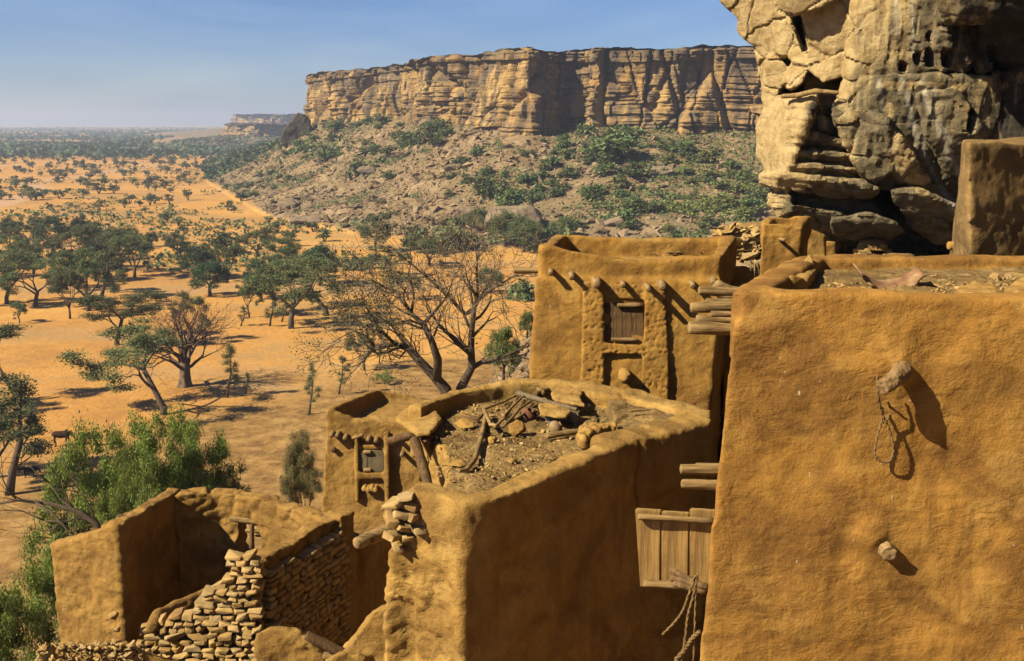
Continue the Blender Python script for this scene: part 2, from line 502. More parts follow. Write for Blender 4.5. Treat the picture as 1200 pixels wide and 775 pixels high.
_gc = {}
def build_terrain():
    front = np.radians(np.linspace(-31, 31, 640))
    back = np.radians(np.linspace(31, 329, 90))[1:-1]
    th = np.concatenate([front, back])
    rr = np.concatenate([[0.0], np.arange(1, 30, 0.3), np.arange(30, 120, 0.9), np.arange(120, 620, 1.9), np.geomspace(620, 11000, 190)])
    T, RR = np.meshgrid(th, rr)
    X = RR * np.sin(T); Y = RR * np.cos(T)
    Z, tm, vm = terr(X, Y)
    nr, nt = X.shape
    V = np.stack([X.ravel(), Y.ravel(), Z.ravel()], 1)
    i = np.arange((nr - 1) * nt).reshape(nr - 1, nt)
    j = np.roll(i, -1, axis=1)
    F = np.stack([i, i + nt, j + nt, j], -1).reshape(-1, 4)[:, ::-1]
    me = mesh_np('ground', V, F)
    set_attr(me, 'talus', tm.ravel()); set_attr(me, 'slope', vm.ravel())
    # sandy track across the far plain
    trk = [((px - 600) / FPX * Y_ * 1.018, Y_) for px, Y_ in ((-40, 400), (20, 480), (60, 560), (45, 640), (120, 760), (200, 900))]
    dtr, _, _ = pdist(V[:, 0], V[:, 1], trk)
    set_attr(me, 'track', 1 - sstep(3, 9, dtr + fbm(V / 20, 2) * 3))
    fl = [ground(px, py, 45)[:2] for px, py in ((-300, 640), (0, 575), (90, 545), (170, 508), (235, 482), (330, 468), (400, 446), (470, 420))]
    fl = [(p[0], p[1]) for p in fl] + [(60, fl[-1][1] + 10)]
    df, _, sf = pdist(V[:, 0], V[:, 1], fl)
    set_attr(me, 'field', sstep(-3, 5, df * np.where(sf > 0, 1, -1) + fbm(V / 8, 3) * 3) * (V[:, 1] > 10))
    t = NT('ground_soil')
    big = t.noise(0.012, 4, 0.6); mid = t.noise(0.09, 5, 0.65); fine = t.noise(1.1, 5, 0.7)
    sand = t.ramp(t.math('MULTIPLY_ADD', mid, 0.5, t.math('MULTIPLY', big, 0.5)), [(0.36, (0.58, 0.29, 0.075)), (0.5, (0.82, 0.425, 0.10)), (0.64, (0.88, 0.53, 0.16))])
    sand = t.mix(t.ramp(fine, [(0.3, 0.45), (0.5, 0.0)]), sand, (0.42, 0.21, 0.085))
    litter = t.ramp(t.noise(0.045, 4, 0.6), [(0.5, 0.0), (0.62, 0.55)])
    sand = t.mix(litter, sand, (0.45, 0.29, 0.13))
    streak = t.ramp(t.noise(1.0, 4, 0.6, t.co((0.012, 0.06, 0.05))), [(0.52, 0.0), (0.66, 0.5)])
    sand = t.mix(streak, sand, (0.52, 0.36, 0.2))
    tal = t.ramp(t.noise(0.12, 6, 0.7), [(0.32, (0.22, 0.15, 0.075)), (0.5, (0.38, 0.265, 0.14)), (0.66, (0.50, 0.36, 0.20))])
    tal = t.mix(t.ramp(t.noise(1.3, 5, 0.7), [(0.35, 0.5), (0.55, 0.0)]), tal, (0.15, 0.11, 0.07))
    tal = t.mix(t.ramp(t.noise(0.028, 3, 0.6), [(0.5, 0.0), (0.62, 0.55)]), tal, (0.13, 0.14, 0.06))
    slo = t.ramp(t.noise(0.5, 6, 0.72), [(0.32, (0.22, 0.135, 0.065)), (0.5, (0.38, 0.25, 0.125)), (0.66, (0.48, 0.34, 0.20))])
    c = t.mix(t.attr('talus'), sand, tal)
    fld = t.ramp(t.noise(0.35, 6, 0.75), [(0.35, (0.20, 0.115, 0.04)), (0.5, (0.42, 0.235, 0.07)), (0.62, (0.58, 0.36, 0.13))])
    c = t.mix(t.attr('field'), c, fld)
    path = t.ramp(t.noise(0.05, 2, 0.4, None, 2.5), [(0.49, 0.0), (0.498, 0.28), (0.502, 0.28), (0.51, 0.0)])
    c = t.mix(path, c, (0.74, 0.50, 0.24))
    c = t.mix(t.attr('slope'), c, slo)
    c = t.mix(t.attr('track'), c, (0.72, 0.45, 0.24))
    nb = t.bump(t.noise(0.6, 6, 0.7), 0.6, 0.5)
    t.bump(fine, 0.5, 0.15, nb)
    o = link('ground', me, t.color(c), (0, 0, 0), kind='structure')
build_terrain()

# ================================================================== far cliffs
def mat_cliff(name, s=1.0):
    t = NT(name)
    lay = t.noise(1.0, 5, 0.65, t.co((0.03 * s, 0.03 * s, 0.5 * s)), 0.4)
    n = t.noise(0.12 * s, 6, 0.65)
    vert = t.noise(1.0, 4, 0.6, t.co((0.22 * s, 0.22 * s, 0.02 * s)))
    c = t.ramp(t.math('MULTIPLY_ADD', n, 0.55, t.math('MULTIPLY', lay, 0.45)),
               [(0.34, (0.26, 0.155, 0.07)), (0.46, (0.52, 0.335, 0.13)), (0.55, (0.68, 0.455, 0.18)), (0.68, (0.76, 0.56, 0.27))])
    rust = t.ramp(t.noise(0.06 * s, 4, 0.6), [(0.45, 0.0), (0.62, 0.6)])
    c = t.mix(rust, c, (0.48, 0.26, 0.085))
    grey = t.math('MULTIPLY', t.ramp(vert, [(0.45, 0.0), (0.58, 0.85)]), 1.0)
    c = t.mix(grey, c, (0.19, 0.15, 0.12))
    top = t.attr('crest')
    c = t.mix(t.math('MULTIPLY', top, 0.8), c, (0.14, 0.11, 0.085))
    nb = t.bump(lay, 0.9, 1.2 / s)
    t.bump(t.noise(0.7 * s, 6, 0.7), 0.9, 0.7 / s, nb)
    return t.color(c)

def build_cliff(name, line, ztop_f, zbase_f, ds, dv, amp, mat, label, back, seed=0, lay_t=2.2, col_w=9.0):
    pts = [np.array(p, float) for p in line]
    seg = [np.linalg.norm(b - a) for a, b in zip(pts[:-1], pts[1:])]
    cum = np.concatenate([[0], np.cumsum(seg)])
    S = np.arange(0, cum[-1], ds)
    X = np.interp(S, cum, [p[0] for p in pts]); Y = np.interp(S, cum, [p[1] for p in pts])
    tx = np.gradient(X); ty = np.gradient(Y)
    k = np.ones(9) / 9
    for _ in range(2):
        tx = np.convolve(np.pad(tx, 4, 'edge'), k, 'valid'); ty = np.convolve(np.pad(ty, 4, 'edge'), k, 'valid')
    L = np.hypot(tx, ty); nx, ny = ty / L, -tx / L          # outward (towards the viewer)
    zt = ztop_f(S); zb = zbase_f(S) - 6
    p0 = np.stack([S / 25, np.zeros_like(S), np.zeros_like(S)], 1)
    zt = zt + (fbm(p0 * 4, 5, 0.65, seed=seed + 1) - 0.1) * amp * 0.55
    nv = int((zt.max() - zb.min()) / dv)
    v = np.linspace(0, 1, nv)
    SS, VV = np.meshgrid(S, v)
    ZZ = zb[None, :] + (zt - zb)[None, :] * VV
    pp = np.stack([SS.ravel(), ZZ.ravel(), np.zeros(SS.size)], 1)
    # strata: layers of random thickness, each with its own set-back, broken into blocks
    warp = fbm(pp / np.array([60, 30, 1]), 3, seed=seed + 2) * 3
    zl = (pp[:, 1] + warp) / lay_t
    zl = zl + fbm(np.stack([zl / 2.6, zl * 0, zl * 0], 1), 2, seed=seed + 20) * 1.6
    mass = sstep(-0.25, 0.35, fbm(pp / np.array([30, 14, 1]), 3, seed=seed + 21) + (VV.ravel() - 0.55) * 0.9)
    li = np.floor(zl)
    lf = zl - li
    colw = col_w * (0.7 + 0.9 * _hash(li.astype(np.int64), li.astype(np.int64) * 0, li.astype(np.int64) * 0, seed))
    su = pp[:, 0] / colw + _hash(li.astype(np.int64), li.astype(np.int64) * 0 + 5, li.astype(np.int64) * 0, seed) * 7 + fbm(pp / 7, 2, seed=seed + 8) * 0.25
    ci = np.floor(su); cf = su - ci
    off = (_hash(li.astype(np.int64), ci.astype(np.int64), li.astype(np.int64) * 0, seed + 3) - 0.5) * amp * 0.75
    gl = (_hash(np.floor(zl / 3).astype(np.int64), np.zeros(len(li), np.int64), np.zeros(len(li), np.int64), seed + 4) - 0.5) * amp * 0.9
    joint = np.exp(-(np.minimum(cf, 1 - cf) * colw / 0.35) ** 2) * amp * 0.45
    seam = np.exp(-(np.minimum(lf, 1 - lf) * lay_t / 0.28) ** 2) * amp * 0.4 * (_hash(li.astype(np.int64), ci.astype(np.int64), li.astype(np.int64) * 0 + 3, seed) > 0.45)
    off = off * (1 - 0.7 * mass); seam = seam * (1 - 0.85 * mass); joint = joint * (0.35 + 0.4 * mass)
    fine = fbm(np.stack([SS.ravel() / 9, ZZ.ravel() / 0.75, 0 * SS.ravel()], 1), 3, seed=seed + 22) * amp * 0.28 * (1 - 0.5 * mass)
    # master joints: deep vertical fissures and buttresses
    bu = fbm(np.stack([SS.ravel() / 34, ZZ.ravel() / 160, np.zeros(SS.size)], 1), 4, seed=seed + 5) * amp * 1.7
    f1, f2, cid = worley(np.stack([SS.ravel() / 26, ZZ.ravel() / 90, np.zeros(SS.size)], 1), seed + 6)
    but = (cid - 0.5) * amp * 1.3 - np.exp(-((f2 - f1) * 26 / 1.3) ** 2) * amp * 1.5
    g1, g2, gid = worley(np.stack([SS.ravel() / 10, ZZ.ravel() / 26, np.zeros(SS.size)], 1), seed + 16)
    but = but + (gid - 0.5) * amp * 0.7 - np.exp(-((g2 - g1) * 10 / 0.6) ** 2) * amp * 0.7
    rough = fbm(pp / 3.0, 4, seed=seed + 7) * amp * 0.3
    D = off + gl - joint - seam + bu + but + rough + fine - (VV.ravel() - 0.5) * amp * 1.5
    D = D - sstep(0.965, 1.0, VV.ravel()) * amp * 0.5
    D = D.reshape(SS.shape)
    X2 = X[None, :] + nx[None, :] * D; Y2 = Y[None, :] + ny[None, :] * D
    rows = [np.stack([X2, Y2, ZZ], -1)]
    # plateau top
    for b in (3, 12, 40, back):
        zz = zt + fbm(np.stack([S / 12, np.full_like(S, b), S * 0], 1), 3, seed=seed + 9) * 0.8 + 0.3
        rows.append(np.stack([X - nx * b * 0 + 0 * nx, Y + b, zz], -1)[None])
    G = np.concatenate(rows, 0)
    # back face, so that the mesa is a solid body
    G = np.concatenate([G, np.stack([X, Y + back + 4, zb - 10], -1)[None]], 0)
    n1, n2 = G.shape[:2]
    i = (np.arange(n1 - 1)[:, None] * n2 + np.arange(n2 - 1)[None, :])
    F = np.stack([i, i + 1, i + n2 + 1, i + n2], -1).reshape(-1, 4)
    me = mesh_np(name, G.reshape(-1, 3), F, smooth=True)
    try: me.set_sharp_from_angle(angle=R(38))
    except Exception: pass
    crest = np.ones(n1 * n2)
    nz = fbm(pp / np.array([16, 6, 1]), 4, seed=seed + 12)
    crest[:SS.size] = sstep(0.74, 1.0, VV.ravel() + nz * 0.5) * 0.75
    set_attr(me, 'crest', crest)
    return link(name, me, mat, (0, 0, 0), kind='structure', label=label)

MCL = mat_cliff('cliff_rock')
def zt_main(S):
    return np.interp(S, [0, 90, 160, 185, 240, 300, 330, 380, 900], [13, 17, 19, 23.6, 24.2, 24.7, 25.6, 26, 26])
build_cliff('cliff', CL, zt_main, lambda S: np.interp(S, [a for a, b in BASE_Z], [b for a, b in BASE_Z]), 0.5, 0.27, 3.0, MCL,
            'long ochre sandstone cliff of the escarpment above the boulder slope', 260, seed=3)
MCL2 = mat_cliff('cliff_rock_far', 0.4)
build_cliff('distant_cliff', FM, lambda S: -3.5 + 0 * S, lambda S: -21 + 0 * S, 3, 1.0, 6, MCL2, 'low far spur of the escarpment in haze', 300, seed=23, lay_t=3.5, col_w=25)
build_cliff('distant_plateau', BM, lambda S: 16 + 0 * S, lambda S: -14 + 0 * S, 6, 2, 8, MCL2, 'flat topped distant plateau fading into haze', 500, seed=33, lay_t=6, col_w=40)

# ================================================================== scree and boulders on the talus
def rock_mesh(n=1, seed=0):
    """angular rock: hull of a few random points"""
    rd = np.random.default_rng(seed)
    q = rd.normal(size=(11, 3)); q /= np.linalg.norm(q, axis=1)[:, None]
    q *= np.array([1.0, 0.75, 0.45]) * rd.uniform(0.75, 1.1, (11, 1))
    V, F = hull(q)
    T = []
    for f in F:
        for k in range(1, len(f) - 1): T.append((f[0], f[k], f[k + 1]))
    return np.array(V), np.array(T)
ROCKS = [rock_mesh(seed=s) for s in range(14)]

def rot_mats(n, rg, tilt=0.5):
    a = rg.uniform(0, 2 * np.pi, n); b = rg.normal(0, tilt, n); c = rg.normal(0, tilt, n)
    def m(ax, t):
        M = np.zeros((n, 3, 3)); cs, sn = np.cos(t), np.sin(t)
        i, j = [(1, 2), (0, 2), (0, 1)][ax]
        M[:, ax, ax] = 1; M[:, i, i] = cs; M[:, j, j] = cs; M[:, i, j] = -sn; M[:, j, i] = sn
        return M
    return m(0, b) @ m(1, c) @ m(2, a)

rg = np.random.default_rng(5)
def scatter_rocks(pos, size, rg, tilt=0.45, flat=True):
    Vs = []; Fs = []; off = 0
    M = rot_mats(len(pos), rg, tilt)
    kind = rg.integers(0, len(ROCKS), len(pos))
    for k, (rv, rf) in enumerate(ROCKS):
        idx = np.where(kind == k)[0]
        if not len(idx): continue
        st = rg.uniform(0.7, 1.5, (len(idx), 1, 3)) * np.array([1.15, 1, 0.8])
        v = np.einsum('nij,nvj->nvi', M[idx], rv[None] * st) * size[idx][:, None, None] + pos[idx][:, None, :]
        Vs.append(v.reshape(-1, 3))
        Fs.append((rf[None] + (np.arange(len(idx)) * len(rv))[:, None, None]).reshape(-1, 3) + off)
        off += len(idx) * len(rv)
    return np.concatenate(Vs), np.concatenate(Fs)

rg = np.random.default_rng(5)
def talus_points(n, rg, pxr=(180, 900), yr=(270, 760)):
    out = []
    while sum(len(o) for o in out) < n:
        px = rg.uniform(pxr[0], pxr[1], 4000); Yv = rg.uniform(yr[0], yr[1], 4000) 
        x = (px - 600) / FPX * Yv * 1.018
        z, tm, vm = terr(x, Yv)
        _, _, side = pdist(x, Yv, CL)
        ok = (tm > 0.55) & (side >= 0)
        out.append(np.stack([x, Yv, z], 1)[ok])
    return np.concatenate(out)[:n]
pos = talus_points(24000, rg, (225, 900))
clump = fbm(pos / 25, 3, seed=77)
size = np.exp(rg.normal(-0.45, 0.6, len(pos))) * (1 + 0.8 * np.clip(clump, -0.6, 1))
size = np.clip(size, 0.2, 3.4)
V, F = scatter_rocks(pos - np.array([0, 0, 0.05]), size, rg)
put('scree', V, F, SCREE, origin=(0, 0, H0), smooth=False, kind='stuff', label='loose grey and tan broken rock covering the slope below the cliff')
pos = talus_points(4500, rg, (215, 352), (760, 1620))
V, F = scatter_rocks(pos, np.clip(np.exp(rg.normal(0.4, 0.5, len(pos))), 0.6, 5), rg)
put('far_scree', V, F, SCREE, origin=(0, 0, H0), smooth=False, kind='stuff', label='hazy broken rock on the farthest slopes below the distant spur')
# village-side scree
n = 26000
x = rg.uniform(-6, 32, n); y = 17 + 58 * rg.random(n) ** 1.4
z, tm, vm = terr(x, y)
ok = (z > -30)
pos = np.stack([x, y, z], 1)[ok]
V, F = scatter_rocks(pos, np.clip(np.exp(rg.normal(-2.1, 0.5, len(pos))), 0.04, 0.6), rg)
put('rubble', V, F, SCREE, origin=(0, 0, H0), smooth=False, kind='stuff', label='small stones strewn over the village slope behind the houses')
# ================================================================== trees
LEAF_MEADOW = mat_leaf('leaf_meadow', (0.07, 0.085, 0.025), (0.13, 0.15, 0.04), (0.20, 0.22, 0.065), sc_=0.5, trans=0.15)
def leaf_quads(C, size, rg, up=0.5, asp=0.6, jit=0.35):
    n = len(C)
    N = rg.normal(size=(n, 3)); N[:, 2] = np.abs(N[:, 2]) + up; N /= np.linalg.norm(N, axis=1)[:, None]
    A = np.cross(N, rg.normal(size=(n, 3))); A /= np.linalg.norm(A, axis=1)[:, None]
    B = np.cross(N, A)
    s = size * (1 + jit * rg.normal(size=(n, 1)).clip(-2, 2))
    a = A * s * 0.5; b = B * s * 0.5 * asp
    V = np.stack([C - a, C - b * 1.0 + a * 0.1, C + a, C + b], 1).reshape(-1, 3)
    return V, np.arange(n * 4).reshape(-1, 4)

def clump_pts(clumps, dens, rg, shell=0.55, hole=0.9):
    out = []
    for c in clumps:
        c = np.array(c, float); n = max(6, int(dens * (c[3] * c[4] * c[5]) ** (2 / 3)))
        q = rg.normal(size=(n, 3)); q /= np.linalg.norm(q, axis=1)[:, None]
        r = rg.uniform(shell, 1.0, (n, 1)) ** 0.7
        q = q * r
        q[:, 2] = np.where(q[:, 2] < -0.45, q[:, 2] * 0.55, q[:, 2])
        out.append(c[:3] + q * c[3:6] * (1 + 0.16 * rg.normal(size=(n, 1))))
    Q = np.concatenate(out)
    if hole:
        m = fbm(Q / (0.16 * np.ptp(Q[:, 0]) + 0.05), 3, seed=int(rg.integers(999))) > -0.42 * hole
        Q = Q[m]
    return Q

def grow(rd, p, d, L, r, depth, out, tips, spread=0.6, upb=0.25, seg=4, ratio=0.72, nb=(2, 3), wob=0.16, rmin=0.012):
    pts = [Vector(p)]; rad = [r]; d = Vector(d).normalized()
    for k in range(seg):
        d = (d + Vector((rd.gauss(0, wob), rd.gauss(0, wob), rd.gauss(0, wob) + upb * 0.25))).normalized()
        pts.append(pts[-1] + d * L / seg); rad.append(max(rmin, r * (1 - 0.38 * (k + 1) / seg)))
    out.append((pts, rad))
    if depth == 0:
        tips.append(pts[-1]); return
    n = rd.randint(*nb)
    ph = rd.uniform(0, 6.28)
    for k in range(n):
        a = ph + 6.283 * k / n + rd.uniform(-0.5, 0.5)
        x = d.orthogonal().normalized(); y = d.cross(x)
        nd = (d + (x * math.cos(a) + y * math.sin(a)) * spread * rd.uniform(0.7, 1.4) + Vector((0, 0, upb * rd.uniform(0, 1)))).normalized()
        at = pts[-1] if k < 2 else pts[-2]
        grow(rd, at, nd, L * ratio * rd.uniform(0.8, 1.2), rad[-1] * (0.8 if n < 3 else 0.72), depth - 1, out, tips, spread, upb, max(2, seg - 1), ratio, nb, wob, rmin)

def wood_mesh(branches, n0=8):
    mb = MB()
    rmax = max(r[0] for _, r in branches)
    for pts, rad in branches:
        n = n0 if rad[0] > rmax * 0.5 else (5 if rad[0] > rmax * 0.15 else 3)
        mb.add(*tube(pts, rad, n, 0.08))
    return mb

PROTO = {}
def make_proto(kind, var):
    rd = random.Random(hash((len(kind), kind[0], var)) & 0xffff if False else sum(map(ord, kind)) * 31 + var * 977)
    rg = np.random.default_rng(sum(map(ord, kind)) * 7 + var)
    br = []; tips = []; root = {'acacia': 'acacia_tree', 'mid': 'savanna_tree', 'round': 'dense_tree', 'feather': 'thorn_tree', 'shrub': 'shrub', 'bush': 'bush',
                                 'leafy': 'leafy_tree'}[kind]
    bark = BARK; leaf = LEAF_OLIVE; lsz = 0.30; up = 0.5
    if kind == 'acacia':
        lean = Vector(((-0.35, 0.12, 0.3)[var % 3], rd.uniform(-.2, .2), 1))
        pts = [Vector((0, 0, -0.3)), Vector((0.02, 0, .5)), lean * 1.9, lean * 3.3 + Vector((lean.x * 0.6, 0, 0))]
        br.append((pts, [0.34, 0.24, 0.19, 0.17]))
        for k in range(4):
            a = k * 1.57 + rd.uniform(-.5, .5)
            grow(rd, pts[2 if k == 3 else 3], (math.cos(a) * 0.9 + lean.x * 1.5, math.sin(a), 0.85), 2.2, 0.12, 3, br, tips, 0.55, 0.05, 3, 0.66)
        cl = []
        for t in tips:
            cl.append((t.x, t.y, min(t.z, 6.2 + rd.uniform(-.5, .4)), rd.uniform(.75, 1.3), rd.uniform(.7, 1.2), rd.uniform(.28, .45)))
        if var == 0: cl = [c for c in cl if c[0] < 0.1]
        C = clump_pts(cl, 560, rg, 0.1, 1.0); lsz = 0.16; up = 1.2
    elif kind == 'mid':
        pts = [Vector((0, 0, -0.3)), Vector((0.05, 0, 0.8)), Vector((rd.uniform(-.5, .5), 0.1, 2.0))]
        br.append((pts, [0.36, 0.28, 0.22]))
        for k in range(4):
            a = k * 1.57 + rd.uniform(-.6, .6)
            grow(rd, pts[-1] - Vector((0, 0, 0.5 * (k % 2))), (math.cos(a), math.sin(a), 0.9), 2.3, 0.16, 3, br, tips, 0.7, 0.2, 3, 0.68)
        cl = [(t.x, t.y, t.z, rd.uniform(.6, 1.15), rd.uniform(.6, 1.15), rd.uniform(.4, .75)) for t in tips if rd.random() < 0.9]
        C = clump_pts(cl, 560, rg, 0.1, 1.25); lsz = 0.17; up = 0.7
    elif kind == 'round':
        leaf = LEAF_DARK
        pts = [Vector((0, 0, -0.3)), Vector((0, 0, 1.0)), Vector((0.2, 0, 2.2))]
        br.append((pts, [0.4, 0.32, 0.26]))
        for k in range(5):
            a = k * 1.256 + rd.uniform(-.4, .4)
            grow(rd, pts[-1] - Vector((0, 0, .4)), (math.cos(a), math.sin(a), 0.8), 1.8, 0.15, 1, br, tips, 0.6, 0.2, 3)
        cl = []
        for k in range(34):
            a = rd.uniform(0, 6.283); rr = 3.3 * math.sqrt(rd.random()); zz = 3.2 + (1 - (rr / 3.6) ** 2) * 2.9 * rd.uniform(0.35, 1)
            cl.append((math.cos(a) * rr, math.sin(a) * rr, zz, rd.uniform(.8, 1.35), rd.uniform(.8, 1.35), rd.uniform(.6, 1.0)))
        for k in range(14):
            a = k * 0.45 + rd.uniform(-.2, .2)
            cl.append((math.cos(a) * 3.0, math.sin(a) * 3.0, rd.uniform(2.0, 3.2), .95, .95, .9))
        C = clump_pts(cl, 420, rg, 0.4, 0.8); lsz = 0.2
    elif kind == 'feather':
        lean = rd.uniform(0.1, 0.35)
        pts = [Vector((0, 0, -0.3)), Vector((lean, 0, 1.6)), Vector((lean * 2.6, 0.1, 3.4)), Vector((lean * 3, 0, 5.4)), Vector((lean * 3.4, 0, 7.0))]
        br.append((pts, [0.2, 0.15, 0.12, 0.07, 0.03]))
        cl = []
        for k in range(13):
            z = 2.4 + k * 0.42
            a = rd.uniform(0, 6.28); rr = rd.uniform(0.3, 1.2) * (1 if k < 9 else 0.4)
            x0 = lean * 2.6 * min(1, z / 3.4) + 0.1
            q = Vector((x0 + math.cos(a) * rr, math.sin(a) * rr, z + rd.uniform(-.2, .2)))
            br.append(([Vector((x0, 0, z - .5)), q], [0.05, 0.02]))
            cl.append((q.x, q.y, q.z, rd.uniform(.45, .8), rd.uniform(.45, .8), rd.uniform(.45, .8)))
        C = clump_pts(cl, 1300, rg, 0.05, 1.0); lsz = 0.11; up = 0.2
    elif kind == 'leafy':
        leaf = LEAF_GREEN; bark = BARK
        pts = [Vector((0, 0, -0.3)), Vector((0.1, 0, 1.0)), Vector((0.2, 0, 2.4))]
        br.append((pts, [0.24, 0.2, 0.17]))
        for k in range(6):
            a = k * 1.047 + rd.uniform(-.4, .4)
            grow(rd, pts[-1] - Vector((0, 0, .25 * k)), (math.cos(a), math.sin(a), 0.8 + 0.2 * (k % 2)), 2.3, 0.1, 3, br, tips, 0.6, 0.15, 4, 0.7)
        cl = [(t.x, t.y, t.z, rd.uniform(.5, .95), rd.uniform(.5, .95), rd.uniform(.35, .6)) for t in tips]
        cl += [(t.x * .6, t.y * .6, t.z * .85, .8, .8, .6) for t in tips[::3]]
        C = clump_pts(cl, 1700, rg, 0.05, 2.0); lsz = 0.09; up = 0.4
    elif kind == 'shrub':
        for k in range(4):
            a = k * 1.57 + rd.uniform(-.5, .5)
            br.append(([Vector((0, 0, -.2)), Vector((math.cos(a) * .4, math.sin(a) * .4, 0.9)), Vector((math.cos(a) * 1.1, math.sin(a) * 1.1, 1.8))], [0.1, 0.07, 0.03]))
        cl = []
        for k in range(11):
            a = rd.uniform(0, 6.283); rr = rd.uniform(0, 1.5)
            cl.append((math.cos(a) * rr, math.sin(a) * rr, rd.uniform(1.3, 2.7) - rr * 0.3, rd.uniform(.5, .95), rd.uniform(.5, .95), rd.uniform(.4, .7)))
        C = clump_pts(cl, 75, rg, 0.3, 0.6); lsz = 0.5
    elif kind == 'bush':
        leaf = LEAF_TALUS
        for k in range(5):
            a = k * 1.256 + rd.uniform(-.5, .5)
            br.append(([Vector((0, 0, -.3)), Vector((math.cos(a) * .5, math.sin(a) * .5, 0.7)), Vector((math.cos(a) * 1.2, math.sin(a) * 1.2, 1.5))], [0.1, 0.07, 0.03]))
        cl = []
        for k in range(15):
            a = rd.uniform(0, 6.283); rr = rd.uniform(0, 1.9)
            cl.append((math.cos(a) * rr, math.sin(a) * rr, rd.uniform(0.4, 2.1) - rr * 0.3, rd.uniform(.5, 1.1), rd.uniform(.5, 1.1), rd.uniform(.4, .8)))
        C = clump_pts(cl, 110, rg, 0.3, 0.75); lsz = 0.42
    V, F = leaf_quads(C, lsz, rg, up)
    H = float(np.percentile(C[:, 2], 99.3))
    zmin = -0.3
    t = thing(root, 'x', 'tree', (0, 0, 0))
    wm = wood_mesh(br)
    small = kind in ('shrub', 'bush')
    put('stems' if small else 'trunk', np.array(wm.V), wm.F, bark, t, origin=(0, 0, 0))
    put('foliage' if small else 'crown', V, F, leaf, t, origin=(0, 0, 0), smooth=False)
    return t, H
USED = {}
def plant(kind, var, loc, h, label, cat='tree', group=None, rot=None, sx=1.0, leaf=None):
    key = (kind, var, leaf.name if leaf else '')
    if key not in PROTO:
        PROTO[key] = make_proto(kind, var)
        if leaf:
            for ch in [x for x in bpy.data.objects if x.parent == PROTO[key][0]]:
                if ch.name.startswith(('crown', 'foliage')): ch.data.materials[0] = leaf
    t, H = PROTO[key]
    s = h / H
    rot = random.uniform(0, 6.28) if rot is None else rot
    if key not in USED:
        USED[key] = 1
        t.location = loc; t.scale = (s * sx, s * sx, s); t.rotation_euler = (0, 0, rot); t['label'] = label; t['category'] = cat
        if group: t['group'] = group
        return t
    c = copy_thing(t, loc, (s * sx, s * sx, s), rot, label)
    c['category'] = cat
    if group: c['group'] = group
    elif 'group' in c: del c['group']
    return c

def at(px, py, kind, var, hpx, label, cat='tree', group=None, rot=0.0, sx=1.0, leaf=None, ymin=45):
    g = ground(px, py, ymin)
    h = hpx / FPX * np.linalg.norm(g) 
    return plant(kind, var, g - np.array([0, 0, 0.05]), h, label, cat, group, rot, sx, leaf)

